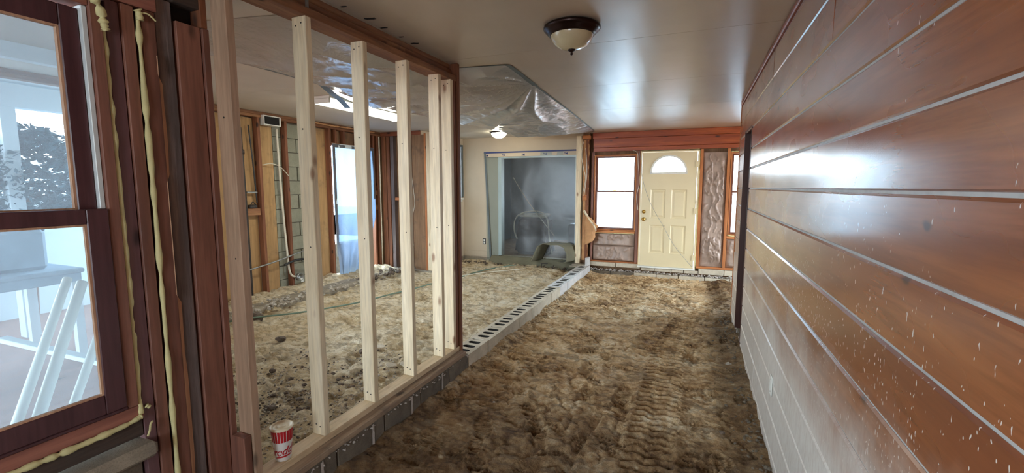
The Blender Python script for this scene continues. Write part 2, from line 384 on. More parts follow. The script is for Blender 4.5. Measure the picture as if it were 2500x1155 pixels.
# value noise on arrays
def vnoise(x, y, s, seed=0):
    x = np.asarray(x) / s; y = np.asarray(y) / s
    xi = np.floor(x).astype(np.int64); yi = np.floor(y).astype(np.int64); fx = x - xi; fy = y - yi
    fx = fx * fx * (3 - 2 * fx); fy = fy * fy * (3 - 2 * fy)
    def h(a, b):
        n = (a * 374761393 + b * 668265263 + seed * 974634777) & 0xffffffff
        n = ((n ^ (n >> 13)) * 1274126177) & 0xffffffff
        return ((n ^ (n >> 16)) & 0xffff) / 65535.0
    return (h(xi, yi) * (1 - fx) + h(xi + 1, yi) * fx) * (1 - fy) + (h(xi, yi + 1) * (1 - fx) + h(xi + 1, yi + 1) * fx) * fy
def fbm(x, y, s, o=4, seed=0, g=.5):
    t = 0; a = 1; n = 0
    for i in range(o): t = t + a * (vnoise(x, y, s, seed + i * 17) - .5); n += a; a *= g; s *= .5
    return t / n
def grid(name, U, V, fn, mat, parent=None, smooth=True, thick=0):
    u = np.linspace(0, 1, U); v = np.linspace(0, 1, V); uu, vv = np.meshgrid(u, v, indexing='ij')
    P = np.stack(fn(uu, vv), -1).reshape(-1, 3)
    i, j = np.meshgrid(np.arange(U - 1), np.arange(V - 1), indexing='ij'); a = (i * V + j).ravel()
    F = np.stack([a, a + V, a + V + 1, a + 1], 1)
    c = (P.min(0) + P.max(0)) / 2
    me = bpy.data.meshes.new(name)
    me.vertices.add(len(P)); me.vertices.foreach_set('co', (P - c).ravel())
    me.loops.add(F.size); me.loops.foreach_set('vertex_index', F.ravel().astype(np.int32))
    me.polygons.add(len(F)); me.polygons.foreach_set('loop_start', np.arange(0, F.size, 4, dtype=np.int32))
    me.polygons.foreach_set('loop_total', np.full(len(F), 4, dtype=np.int32))
    me.update(calc_edges=True); me.validate()
    if smooth: me.polygons.foreach_set('use_smooth', [True] * len(me.polygons))
    o = link(name, me, c, parent, mat)
    if thick:
        md = o.modifiers.new('solid', 'SOLIDIFY'); md.thickness = thick
    return o
def rockmesh(size, seed, sub=1):
    r = random.Random(seed); bm = bmesh.new(); bmesh.ops.create_icosphere(bm, subdivisions=sub, radius=1)
    sc = Vector((size * r.uniform(.8, 1.2), size * r.uniform(.6, 1), size * r.uniform(.45, .75)))
    for v in bm.verts:
        k = r.uniform(.75, 1.15); v.co = Vector((v.co.x * sc.x * k, v.co.y * sc.y * k, v.co.z * sc.z * k))
    me = bpy.data.meshes.new('rock'); bm.to_mesh(me); bm.free(); return me

# ------------------------------------------------------------------ ground
CZ = 2.385
def trackx(y): return np.interp(y, [-3, 2.3, 3.4, 4.6, 5.4, 6.2, 7.2], [-.22, -.2, -.2, -.18, -.08, .12, .55])
def dirt_h(x, y):
    h = -.175 + .05 * fbm(x, y, .9, 3, 1) + .05 * fbm(x, y, .26, 4, 5, .6) + .03 * np.abs(fbm(x, y, .09, 4, 9)) + .026 * np.abs(fbm(x * .7, y * 1.3, .045, 2, 19))
    r = np.abs(fbm(x + .06 * fbm(x, y, .2, 2, 70), y, .16, 3, 21)); h -= .022 * np.clip(1 - r * 9, 0, 1) * (vnoise(x, y, .5, 3) > .35)
    # scalloped shovel and boot scuffs
    for k in range(150):
        cx = rr.uniform(-1.7, .4); cy = rr.uniform(1.8, 7.9); L = rr.uniform(.08, .15); Wd = L * .42; a = rr.uniform(0, PI)
        m = (np.abs(x - cx) < .2) & (np.abs(y - cy) < .2)
        if not m.any(): continue
        dx = x[m] - cx; dy = y[m] - cy; u = dx * math.cos(a) + dy * math.sin(a); w = -dx * math.sin(a) + dy * math.cos(a)
        e = (u / L) ** 2 + (w / Wd) ** 2; inside = np.clip(1.25 - e, 0, 1)
        h[m] += -.012 * np.clip(inside * 2, 0, 1) + .006 * np.sin(u * 2 * PI / .026 + 2 * np.cos(w / Wd * 2)) * np.clip(inside * 3, 0, 1) + .007 * np.exp(-((e - 1.35) / .25) ** 2)
    # rubber-track tread marks
    t = x - trackx(y); band = np.clip((.15 - np.abs(t)) / .02, 0, 1); fade = np.clip(.5 + .9 * vnoise(x, y, .5, 44), 0, 1)
    tread = np.clip(np.sin((y + .45 * np.abs(np.abs(t) - .07)) * 2 * PI / .078) * 1.8, -1, 1) * .017
    h = h * (1 - band * .75 * fade) + (-.185) * band * .75 * fade + band * fade * tread
    h -= .02 * np.exp(-(np.abs(t) - .155) ** 2 / .0004) * -.4
    t2 = x + .62 - .1 * (y - 2.4); b2 = np.clip((.035 - np.abs(t2)) / .015, 0, 1) * (y > 2.2) * (y < 3.0); h -= .03 * b2
    # spoil against the curb and the boards
    h += .035 * np.exp(-((x + 1.74) / .09) ** 2) * (.5 + vnoise(x, y, .2, 6)) + .04 * np.exp(-((x - .46) / .10) ** 2) * (.3 + vnoise(x, y, .15, 8))
    return h
rr = random.Random(5)
def corr(u, v):
    x = -1.76 + u * 2.36; y = -2.6 + v * 10.75; return x, y, dirt_h(x, y)
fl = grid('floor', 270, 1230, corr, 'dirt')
tag(fl, 'dark trampled brown dirt floor of the passage with track tread marks', 'floor', kind='structure')
def alc(u, v):
    x = .56 + u * 2.6; y = 5.9 + v * 2.3; return x, y, -.18 + .05 * fbm(x, y, .5, 4, 2)
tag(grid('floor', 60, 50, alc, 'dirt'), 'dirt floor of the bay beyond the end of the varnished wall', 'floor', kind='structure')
def sand_h(x, y):
    h = -.075 + .05 * fbm(x, y, 1.1, 3, 31) + .04 * fbm(x, y, .3, 4, 35, .6)
    r = np.abs(fbm(x, y, .14, 3, 41)); h -= .024 * np.clip(1 - r * 8, 0, 1); h += .05 * np.abs(fbm(x, y, .08, 4, 49))
    rub = np.exp(-((x + 2.65) ** 2 + (y - 2.25) ** 2) / .35); h += rub * .05 * (fbm(x, y, .09, 3, 51) * 2)
    h += .10 * np.clip((-4.65 - x) / .5, 0, 1) * (.6 + .5 * vnoise(x, y, .3, 61)) * (y < 6.6)
    # trench along the curb at the far end and in front of the beige wall
    h -= .05 * np.exp(-((y - 7.95) / .18) ** 2) + .05 * np.exp(-((x + 2.15) / .12) ** 2) * (y > 6)
    for k in range(90):
        cx = rr.uniform(-4.4, -2.0); cy = rr.uniform(2.6, 7.6); L = rr.uniform(.10, .17); a = rr.uniform(0, PI)
        m = (np.abs(x - cx) < .25) & (np.abs(y - cy) < .25)
        dx = x[m] - cx; dy = y[m] - cy; u = dx * math.cos(a) + dy * math.sin(a); w = -dx * math.sin(a) + dy * math.cos(a)
        e = (u / L) ** 2 + (w / (L * .42)) ** 2; h[m] += -.014 * np.clip(2 * (1.2 - e), 0, 1) + .009 * np.exp(-((e - 1.35) / .3) ** 2)
    h = np.where((y - 1.15) < (-(x + 2.05)) * .57, -.5, h)
    return np.where(x > -1.97, np.minimum(h, -.06), h)
def sand(u, v):
    x = -5.42 + u * 3.48; y = 1.15 + v * 7.1; return x, y, sand_h(x, y)
tag(grid('floor', 190, 400, sand, 'sand'), 'pale dry sand floor of the gutted room behind the stud partition', 'floor', kind='structure')
tag(box('floor', -5.5, 3.3, -2.8, 8.3, -.6, -.35, 'blockd'), 'compacted subsoil under the dirt', 'floor', kind='structure')

# ------------------------------------------------------------------ ceiling
ce = root('ceiling', (0, 0, CZ), 'satin beige painted ceiling made of wide boards over passage and gutted room', 'ceiling', kind='structure')
box('backing', -5.5, 3.3, -2.8, 8.40, CZ + .02, CZ + .12, 'void', ce); box('backing', -4.8, -1.85, 8.40, 11.4, CZ, CZ + .12, 'ceil2', ce)
ys = [-2.8, -.9, .45, 1.85, 3.16, 4.45, 5.84, 7.2, 8.36]
for a, b in zip(ys[:-1], ys[1:]):
    box('ceiling_panel', -1.86, 3.2, a + .0015, b - .0015, CZ, CZ + .02, 'ceil', ce, .001)
for a, b in zip([1.0, 3.4, 5.8], [3.4, 5.8, 8.36]):
    box('ceiling_panel', -5.5, -1.862, a + .001, b - .001, CZ, CZ + .02, 'ceil2', ce)
def hole(cx, cy, l, w, seed, ang=.2):
    r = random.Random(seed); n = 11; vs = []
    for k in range(n):
        a = 2 * PI * k / n; q = r.uniform(.55, 1.1); x = l * math.cos(a) * q; y = w * math.sin(a) * q
        vs.append((cx + x * math.cos(ang) - y * math.sin(ang), cy + x * math.sin(ang) + y * math.cos(ang), CZ - .0015))
    vt = [(x, y, CZ + .0005) for x, y, z in vs]
    o = meshobj('torn_hole_shade', vs + vt, [tuple(range(n))[::-1]] + [(i, (i + 1) % n, n + (i + 1) % n, n + i) for i in range(n)], 'void', ce)  # flat dark patch under the ceiling stands for the shade inside a hole
for i, (x, y, l) in enumerate([(-1.818, 2.021, .022), (-1.80, 2.216, .042), (-1.826, 2.372, .026), (-1.827, 2.552, .024), (-1.818, 2.701, .038)]):
    hole(x + .0, y, l, l * .42, i)
for i, (x, y, l) in enumerate([(-2.9, 2.5, .035), (-3.0, 2.9, .05), (-2.7, 2.35, .03)]): hole(x, y, l, l * .4, 20 + i)
# torn paper line of the ceiling board beside the header
grid('torn_edge', 60, 4, lambda u, v: (-1.862 + v * (.014 + .012 * vnoise(u * 60, v, 1, 3)), 1.0 + u * 2.4, CZ - .002 - .004 * vnoise(u * 90, v, 1, 8) + 0 * v), 'beige', ce)

# ------------------------------------------------------------------ right wall: varnished boards
WX = .455
wr = root('wall_right', (WX, 2, 0), 'varnished knotty pine board wall, dusty and mud-flecked near the dirt', 'wall', kind='structure')
box('backing', WX + .018, WX + .13, -2.7, 4.74, -.4, CZ, 'void', wr)
box('backing', WX + .018, WX + .13, 5.36, 5.98, -.4, CZ, 'void', wr)
box('backing', WX + .018, WX + .13, 4.74, 5.36, 1.99, CZ, 'void', wr)
def plank(y0, y1, z0, z1, seedk):
    # board profile: bevelled top and bottom edges forming a V groove with the neighbours
    c = .007; d = .006; x0 = WX; x1 = WX + .02; g = .0012
    z0 += g + .0; z1 -= .0075
    r = random.Random(seedk); off = r.uniform(-.0016, .0016); tilt = r.uniform(-.0012, .0012)
    pr = [(x1, z0), (x0 + d, z0), (x0 + off, z0 + c * .7), (x0 + off + tilt, z1 - c), (x0 + d, z1), (x1, z1)]
    n = len(pr); vs = [(x, y0 + .0008, z) for x, z in pr] + [(x, y1 - .0008, z) for x, z in pr]
    fs = [(i, i + n, (i + 1) % n + n, (i + 1) % n) for i in range(n)] + [tuple(range(n)), tuple(range(n, 2 * n))[::-1]]
    meshobj('plank', vs, fs, 'plank', wr)
for i_ in range(0): pass
box('groove_glint_strip', WX + .0075, WX + .0178, -2.7, 4.745, -.3, CZ - .002, 'groove_glint', wr)  # strips carry the painted pale reflection inside the grooves
box('groove_glint_strip', WX + .0075, WX + .0178, 5.352, 5.955, -.3, CZ - .002, 'groove_glint', wr)
box('groove_glint_strip', WX + .0075, WX + .0178, 4.745, 5.352, 1.99, CZ - .002, 'groove_glint', wr)
zs = [-.30, -.095, .09, .275, .46, .65, .835, 1.025, 1.21, 1.40, 1.587, 1.772, 1.96, 2.155, 2.345]
joints = {12: [2.1], 13: [.9, 3.6], 10: [-.4], 8: [4.2], 4: [1.4, 3.1], 5: [2.6], 3: [2.2], 7: [-.9], 2: [3.4], 1: [1.9, 3.7], 6: [-.2]}
for i in range(len(zs) - 1):
    z0, z1 = zs[i], zs[i + 1]; cuts = [-2.7] + joints.get(i, [])
    if z1 <= 1.97: 
        e = cuts + [4.75]
        for a, b in zip(e[:-1], e[1:]): plank(a, b, z0, z1, i * 7 + int(a * 3))
        plank(5.35, 5.955, z0, z1, i * 7 + 3)
    else:
        e = cuts + [5.955]
        for a, b in zip(e[:-1], e[1:]): plank(a, b, z0, z1, i * 7 + int(a * 3))
tr = tag(box('trim_1', WX - .012, WX + .02, -2.7, 5.97, 2.347, CZ - .001, 'header_pine', None, .006), 'thin brown moulding strip where varnished wall meets ceiling', 'trim', kind='structure')
box('corner_board', WX - .006, WX + .13, 5.957, 5.985, -.2, CZ, 'orangez', wr, .003)
box('end_board', WX + .0, WX + .16, 5.985, 6.0, -.2, CZ, 'darkwood', wr, .003)
box('jamb', WX - .004, WX + .16, 4.75, 4.768, -.12, 1.985, 'darkwood', wr, .002)
box('jamb', WX - .006, WX + .16, 5.325, 5.35, -.12, 1.985, 'darkwood', wr, .002)
box('jamb', WX - .004, WX + .16, 4.768, 5.325, 1.965, 1.985, 'darkwood', wr, .002)
d2 = root('door_2', (WX + .15, 5.04, 0), 'dark brown closed door set deep in the varnished wall', 'door', kind='structure')
box('door_slab', WX + .13, WX + .165, 4.77, 5.324, -.12, 1.964, 'darkwood', d2, .002)
box('threshold', WX + .02, WX + .128, 4.77, 5.324, -.3, -.12, 'conc', wr)
grid('skirt_rubble', 160, 8, lambda u, v: (WX - .03 * (1 - v) * (.4 + vnoise(u * 120, v, 1, 2)) + .012, 1.2 + u * 4.75, -.22 + v * (.05 + .07 * vnoise(u * 50, v, 1, 7))), 'mortar', wr)
sp = root('switch_plate', (WX, 2.9, .257), 'small blank white switch plate low on the dusty varnished wall', 'switch plate')
box('plate', WX - .005, WX - .0005, 2.862, 2.932, .20, .315, 'whitepaint', sp, .002)
box('screw', WX - .0062, WX - .005, 2.893, 2.901, .29, .297, 'metal', sp); box('screw', WX - .0062, WX - .005, 2.893, 2.901, .217, .224, 'metal', sp)
# bay right of the wall end, walls behind the camera; openings added for light
w = root('wall_bay', (3.1, 7, 0), 'plain wall of the bay right of the passage with a large opening added for light', 'wall', kind='structure')
for (a, b, c, d) in [(5.9, 6.3, -.4, CZ), (7.9, 8.4, -.4, CZ), (6.3, 7.9, -.4, .1), (6.3, 7.9, 2.1, CZ)]: box('panel', 3.08, 3.2, a, b, c, d, 'beige', w)
box('panel', WX + .165, 3.1, 5.86, 5.98, -.4, CZ, 'beige', w)
w = root('wall_front', (-.7, -2.7, 0), 'plain wall behind the camera with an opening added for light', 'wall', kind='structure')
for (a, b, c, d) in [(-2.0, -.95, -.4, CZ), (-.05, .6, -.4, CZ), (-.95, -.05, -.4, .7), (-.95, -.05, 2.0, CZ)]: box('panel', a, b, -2.8, -2.68, c, d, 'beige', w)

# ------------------------------------------------------------------ back wall of the passage (Y = 8.24)
YB = 8.24
wb = root('wall_back', (-.6, YB, 0), 'gutted exterior wall with red pine header boards, paper-faced insulation and exposed block base', 'wall', kind='structure')
# outer sheathing with openings for window_2, the door, window_3
Z0, Z1 = .62, 1.99
for (a, b, c, d) in [(-1.88, -1.74, -.3, CZ), (-.94, .04, -.3, -.004), (-.94, -.905, -.004, 2.04), (.016, .04, -.004, 2.04), (-.92, .03, 2.018, 2.06), (-1.74, -.97, -.3, Z0), (-1.74, -.97, Z1, CZ), (-.97, -.93, -.3, CZ), (-.93, .04, 2.04, CZ), (.04, .56, -.3, CZ), (.56, 1.4, -.3, Z0), (.56, 1.4, Z1, CZ), (1.4, 3.2, -.3, CZ)]:
    box('sheathing', a, b, YB + .10, YB + .13, c, d, 'tanboard', wb)
# header boards
box('header_plank', -1.775, 3.0, YB - .022, YB + .02, 2.275, CZ - .002, 'header_pine', wb, .004)
box('header_plank', -1.76, 3.0, YB - .030, YB + .02, 2.115, 2.272, 'header_pine', wb, .004)
box('header_plank', -1.76, 3.0, YB - .020, YB + .02, 2.045, 2.112, 'header_pine', wb, .004)
# framing
for (a, b, m) in [(-1.79, -1.752, 'redz'), (-.985, -.935, 'redz'), (.045, .092, 'orangez'), (.455, .50, 'orangez'), (1.42, 1.46, 'orangez')]:
    box('stud', a, b, YB - .012, YB + .09, .055, 2.04, m, wb, .002)
for (a, b) in [(-.933, -.915)]: box('stud', a, b, YB - .014, YB + .09, -.02, 2.04, 'orangez', wb, .002)
box('rough_sill', -1.75, -.99, YB - .01, YB + .09, .575, .612, 'orangex', wb, .002)
box('rough_sill', .502, 1.42, YB - .01, YB + .09, .55, .60, 'orangex', wb, .002)
box('sole_plate', -1.79, -.935, YB - .01, YB + .09, .03, .055, 'orangex', wb, .002)
box('sole_plate', .045, 3.0, YB - .01, YB + .09, .02, .055, 'orangex', wb, .002)
def batt(name, x0, x1, z0, z1, seed, amp=.022, nx=36, nz=80, parent=wb, ridge=9):
    def f(u, v):
        x = x0 + u * (x1 - x0); z = z0 + v * (z1 - z0)
        a = np.abs(fbm(x * 1.0 + .12 * fbm(x, z, .2, 2, seed), z * .45, .09, 4, seed)); b = fbm(x, z, .25, 3, seed + 5)
        edge = np.minimum(1, np.minimum(u, 1 - u) * 8) * np.minimum(1, np.minimum(v, 1 - v) * 12)
        y = YB + .035 - (amp * np.clip(1 - a * ridge, 0, 1) + .03 * b + .03) * edge
        return x + .006 * fbm(z, x, .1, 2, seed) * (u > .95), y, z
    return grid(name, nx, nz, f, 'foil', parent)
batt('insulation_batt', -1.74, -1.0, .34, .565, 3, nz=26, nx=60)
batt('insulation_batt', -1.74, -1.0, .06, .335, 8, nz=30, nx=60)
batt('insulation_batt', .095, .452, .06, 1.985, 13, .03, 40, 170)
batt('insulation_batt', .505, .95, .06, .54, 17, .02, 30, 50)
# spray foam around rough openings
def foam(name, pts, rad, parent, seed=0, seg=7, n=14, mat='foam'):
    def R(t): return rad * .8 * (.5 + 1.1 * float(vnoise(np.array([t * 60 + seed * 9.1]), np.array([seed]), 1.6, seed)[0]))
    return tube(name, pts, R, mat, parent, seg, True, n)
foam('foam_bead', [(-1.745, YB - .005, .572), (-1.4, YB - .006, .57), (-1.0, YB - .004, .572)], .009, wb, 1)
foam('foam_bead', [(.035, YB - .004, .05), (.042, YB - .004, 1.0), (.036, YB - .004, 2.03)], .007, wb, 2)
foam('foam_bead', [(.51, YB - .006, .61), (.6, YB - .008, .60), (.9, YB - .006, .60)], .011, wb, 3)
foam('foam_bead', [(.51, YB - .006, 1.985), (.75, YB - .006, 1.985), (1.2, YB - .006, 1.985)], .011, wb, 4)
foam('foam_bead', [(-.91, YB - .006, 2.045), (-.4, YB - .006, 2.047), (.03, YB - .006, 2.044)], .006, wb, 5)
foam('foam_bead', [(-.93, YB - .006, .0), (-.929, YB - .006, 1.0), (-.93, YB - .006, 2.03)], .004, wb, 6)
# block base: two courses with broken mortar between
r = random.Random(3)
xs = [-1.78, -1.25, -.86]
for a, b in zip([-1.78, -1.30], [-1.305, -.87]): box('block', a, b - .008, YB - .03, YB + .12, -.045, .028, 'block', wb, .004)
x = -.86
while x < 2.9:
    Ln = r.uniform(.2, .34) if x < 0 else .40
    box('block', x, x + Ln - .01, YB - .035 - r.uniform(0, .01), YB + .12, -.075, (-.022 if x < .04 else .018) + r.uniform(-.006, .002), 'block', wb, .005); x += Ln
x = -1.79
while x < 2.9:
    Ln = r.uniform(.36, .42)
    box('block', x, x + Ln - .01, YB - .11 - r.uniform(0, .012), YB + .1, -.26, -.118 + r.uniform(-.008, .004), 'blockd' if x < -1 else 'block', wb, .006); x += Ln
def rubble(name, n, bounds, size, mat, parent, seed, label=None):
    r = random.Random(seed); bm = bmesh.new()
    for k in range(n):
        res = bmesh.ops.create_icosphere(bm, subdivisions=1, radius=1)
        p = bounds(r); s = size * r.uniform(.4, 1.3); e = Matrix.Rotation(r.uniform(0, 6.28), 3, 'Z') @ Matrix.Rotation(r.uniform(-.5, .5), 3, 'X')
        for v in res['verts']:
            k2 = r.uniform(.65, 1.15); v.co = e @ Vector((v.co.x * s * k2, v.co.y * s * .75 * k2, v.co.z * s * .55 * k2)) + Vector(p)
    vs = np.array([v.co[:] for v in bm.verts]); c = (vs.min(0) + vs.max(0)) / 2
    for v in bm.verts: v.co -= Vector(c)
    me = bpy.data.meshes.new(name); bm.to_mesh(me); bm.free()
    o = link(name, me, c, parent, mat); o['kind'] = 'stuff'
    if label: tag(o, *label)
    return o
rubble('mortar_crumbs', 420, lambda r: (r.uniform(-1.78, 1.2), YB - .035 - r.uniform(0, .07), -.108 + r.uniform(-.01, .025)), .018, 'mortar', wb, 4)

# window_2 and window_3 : double-hung sashes
def dh_window(name, x0, x1, z0, z1, label, meet):
    r_ = root(name, ((x0 + x1) / 2, YB + .05, z0), label, 'window', kind='structure')
    t = .032; y0, y1 = YB - .012, YB + .10
    box('casing', x0, x0 + .022, y0, y1, z0, z1, 'orangez', r_, .003); box('casing', x1 - .022, x1, y0, y1, z0, z1, 'orangez', r_, .003)
    box('casing', x0 + .022, x1 - .022, y0, y1, z1 - .025, z1, 'orangex', r_, .003); box('casing', x0 + .022, x1 - .022, y0, y1, z0, z0 + .025, 'orangex', r_, .003)
    a, b, c, d = x0 + .023, x1 - .023, z0 + .026, z1 - .026
    for (q0, q1, yy, nm) in [(c, meet + .015, YB + .03, 'lower_sash'), (meet - .012, d, YB + .062, 'upper_sash')]:
        s = multibox(nm, [(a, a + t, yy, yy + .03, q0, q1), (b - t, b, yy, yy + .03, q0, q1), (a + t, b - t, yy, yy + .03, q0, q0 + t), (a + t, b - t, yy, yy + .03, q1 - .026, q1)], 'sashf', r_, .002)
        box('pane', a + t - .004, b - t + .004, yy + .013, yy + .017, q0 + t - .004, q1 - .022, 'glassfar', s)
    box('sash_lock', (a + b) / 2 - .03, (a + b) / 2 + .03, YB + .015, YB + .045, meet + .016, meet + .028, 'brass', r_, .003)
dh_window('window_2', -1.74, -.985, .615, 1.985, 'left double-hung window of the back wall with a brown wooden frame', 1.325)
dh_window('window_3', .505, 1.42, .605, 1.98, 'double-hung window half hidden behind the end of the varnished wall', 1.325)

# door_1 : cream four-panel door with a half-round light
d1 = root('door_1', (-.44, YB, 0), 'cream four-panel front door with half-round glass light and brass knobs', 'door', kind='structure')
DX0, DX1, DZ0, DZ1 = -.892, .002, .012, 2.005; yf = YB - .02
def door_slab():
    # front face tessellated around panel recesses and the fanlight opening
    nseg = 24; cx, cz, R = -.452, 1.655, .285
    pan = [(-.735, -.487, 1.365, .885 - .02), (-.39, -.14, 1.365, .865), (-.73, -.487, .745, .245), (-.39, -.14, .745, .245)]
    bm = bmesh.new()
    def quad(a, b, c, d): bm.faces.new([bm.verts.new(p) for p in (a, b, c, d)])
    def rect(x0, x1, z0, z1, y=yf): 
        if x1 - x0 > 1e-4 and z1 - z0 > 1e-4: quad((x0, y, z0), (x1, y, z0), (x1, y, z1), (x0, y, z1))
    xs_ = [DX0, -.735, -.487, -.39, -.14, DX1]
    for (z0, z1, holes) in [(DZ0, .245, 0), (.245, .745, 1), (.745, .865, 0), (.865, 1.365, 1), (1.365, cz, 0)]:
        if not holes: rect(DX0, DX1, z0, z1)
        else: rect(xs_[0], xs_[1], z0, z1); rect(xs_[2], xs_[3], z0, z1); rect(xs_[4], xs_[5], z0, z1)
    # region round the arch
    top = DZ1
    rect(DX0, cx - R, cz, top); rect(cx + R, DX1, cz, top)
    for k in range(nseg):
        a0 = PI * k / nseg; a1 = PI * (k + 1) / nseg
        x0, z0_ = cx + R * math.cos(a0), cz + R * math.sin(a0); x1, z1_ = cx + R * math.cos(a1), cz + R * math.sin(a1)
        quad((x1, yf, z1_), (x0, yf, z0_), (x0, yf, top), (x1, yf, top)); quad((x0, yf, z0_), (x1, yf, z1_), (x1, yf + .04, z1_), (x0, yf + .04, z0_))
    for (x0, x1, zt, zb) in [(-.735, -.487, 1.365, .865), (-.39, -.14, 1.365, .865), (-.735, -.487, .745, .245), (-.39, -.14, .745, .245)]:
        L = [(0, 0), (.012, .010), (.028, .010), (.052, .002), (.052, .002)]
        for (i0, d0), (i1, d1_) in zip(L[:-1], L[1:]):
            A = [(x0 + i0, zb + i0), (x1 - i0, zb + i0), (x1 - i0, zt - i0), (x0 + i0, zt - i0)]; B = [(x0 + i1, zb + i1), (x1 - i1, zb + i1), (x1 - i1, zt - i1), (x0 + i1, zt - i1)]
            if i0 == i1: continue
            for k in range(4):
                k2 = (k + 1) % 4; quad((A[k][0], yf + d0, A[k][1]), (A[k2][0], yf + d0, A[k2][1]), (B[k2][0], yf + d1_, B[k2][1]), (B[k][0], yf + d1_, B[k][1]))
        rect(x0 + .052, x1 - .052, zb + .052, zt - .052, yf + .002)
    quad((DX0, yf, DZ0), (DX0, yf, DZ1), (DX0, yf + .044, DZ1), (DX0, yf + .044, DZ0)); quad((DX1, yf, DZ0), (DX1, yf, DZ1), (DX1, yf + .044, DZ1), (DX1, yf + .044, DZ0))
    quad((DX0, yf, DZ1), (DX1, yf, DZ1), (DX1, yf + .044, DZ1), (DX0, yf + .044, DZ1)); quad((DX0, yf, DZ0), (DX1, yf, DZ0), (DX1, yf + .044, DZ0), (DX0, yf + .044, DZ0))
    quad((DX0, yf + .044, DZ0), (DX1, yf + .044, DZ0), (DX1, yf + .044, cz), (DX0, yf + .044, cz))
    bmesh.ops.remove_doubles(bm, verts=bm.verts[:], dist=1e-5)
    vs = [v.co[:] for v in bm.verts]; fs = [tuple(v.index for v in f.verts) for f in bm.faces]; bm.verts.index_update()
    fs = [tuple(v.index for v in f.verts) for f in bm.faces]; bm.free()
    return meshobj('door_slab', vs, fs, 'cream', d1), (cx, cz, R)
slab, (fx, fz, fR) = door_slab()
fl_ = root('fanlight', (fx, yf, fz), None, None); fl_.parent = d1; fl_.location = Vector((fx, yf, fz)) - org(d1)
def archring(name, Ro, Ri, y0, y1, mat, par, bottom=True):
    vs, fs = [], []; n = 28
    for k in range(n + 1):
        a = PI * k / n
        for (R_, y) in ((Ri, y0), (Ro, y0), (Ro, y1), (Ri, y1)): vs.append((fx + R_ * math.cos(a), y, fz + R_ * math.sin(a)))
    for k in range(n):
        for j in range(4): fs.append((k * 4 + j, k * 4 + (j + 1) % 4, (k + 1) * 4 + (j + 1) % 4, (k + 1) * 4 + j))
    return meshobj(name, vs, fs, mat, par, False)
archring('frame', fR + .018, fR - .012, yf - .012, yf + .01, 'whitepaint', fl_)
box('frame', fx - fR - .018, fx + fR + .018, yf - .012, yf + .01, fz - .022, fz + .008, 'whitepaint', fl_, .002)
n = 28; vs = [(fx, yf + .02, fz)] + [(fx + (fR - .01) * math.cos(PI * k / n), yf + .02, fz + (fR - .01) * math.sin(PI * k / n)) for k in range(n + 1)]
meshobj('pane', vs, [(0, k + 1, k + 2) for k in range(n)], 'glassfar', fl_)
def came(pts): tube('came', [(fx + x, yf + .012, fz + z) for x, z in pts], .005, 'darkgrey', fl_, 5, True, 6)
came([(0, .03), (-.045, .10), (-.03, .18), (0, .2), (.03, .18), (.045, .10), (0, .03)]); came([(-.06, .1), (-.14, .15), (-.2, .19)]); came([(.06, .1), (.14, .15), (.2, .19)])
came([(-.27, .03), (-.15, .06), (-.05, .03)]); came([(.27, .03), (.15, .06), (.05, .03)]); came([(0, .2), (0, .27)])
# frame, threshold, hinges, knobs
box('jamb', DX0 - .028, DX0 - .004, YB - .026, YB + .09, -.005, 2.03, 'cream', d1, .002); box('jamb', DX1 + .004, DX1 + .03, YB - .026, YB + .09, -.005, 2.03, 'cream', d1, .002)
box('jamb', DX0 - .004, DX1 + .004, YB - .026, YB + .09, 2.009, 2.03, 'cream', d1, .002)
box('threshold', DX0 - .03, DX1 + .03, YB - .055, YB + .09, -.02, .009, 'whitepaint', d1, .003)
for z in (.2, 1.0, 1.79): box('hinge', DX1 - .028, DX1 + .022, YB - .031, YB - .0262, z - .05, z + .05, 'cream', d1, .001)
for z, nm in ((.845, 'door_knob'), (.975, 'deadbolt')):
    k = lathe(nm, [(0, .0), (.032, 0), (.034, .006), (.014, .012), (.012, .03), (.026, .036), (.031, .05), (.024, .062), (0, .066)] if nm == 'door_knob' else [(0, 0), (.03, 0), (.032, .008), (.022, .014), (.02, .024), (0, .026)], (-.842, yf - .0005, z), 'brass', d1, 24)
    k.rotation_euler = (PI / 2, 0, 0)
cb = tube('door_cable', [(-.95, YB - .03, 2.02), (-.90, YB - .045, 1.78), (-.88, YB - .05, 1.56), (-.74, YB - .05, 1.15), (-.5, YB - .05, .72), (-.3, YB - .05, .38), (-.02, YB - .052, .05)], .0035, 'metal', None, 5)
tag(cb, 'thin grey cable hanging diagonally across the cream front door', 'cable')
cb = tube('loose_cable', [(-1.06, YB - .04, 2.05), (-.98, YB - .05, 2.0), (-.96, YB - .045, 1.8), (-.93, YB - .04, 1.5), (-.97, YB - .04, 1.25), (-.94, YB - .04, 1.0)], .004, 'white_cable', None, 5)
tag(cb, 'pale cable drooping on the stud between back window and cream door', 'cable')

# stub wall at the end of the passage, left of window_2
ws = root('wall_stub', (-1.9, 8.15, 0), 'stripped end of the old partition: torn paper, wires and drywall edge left of the back window', 'wall', kind='structure')
box('stud', -2.035, -1.945, 8.05, 8.09, -.06, 2.325, 'newz', ws, .002)
box('stud', -2.035, -1.945, 8.093, 8.131, -.06, 2.325, 'newz', ws, .002)
box('stud', -1.865, -1.83, 8.10, 8.235, .03, 2.33, 'oldz', ws, .002)
box('backing', -1.945, -1.83, 8.2, 8.36, -.25, CZ, 'tanboard', ws)
box('head_block', -1.93, -1.8, 8.06, 8.2, 2.27, 2.33, 'orangex', ws, .002)
box('bracket', -1.915, -1.84, 8.07, 8.1, 1.17, 1.26, 'orangex', ws, .002)
grid('torn_facing', 14, 120, lambda u, v: (-1.925 + u * (.085 + .03 * vnoise(v * 40, u, 1, 2)), 8.13 - .03 * fbm(u * 2, v * 14, .8, 3, 5), .06 + v * 2.2), 'kraft', ws)
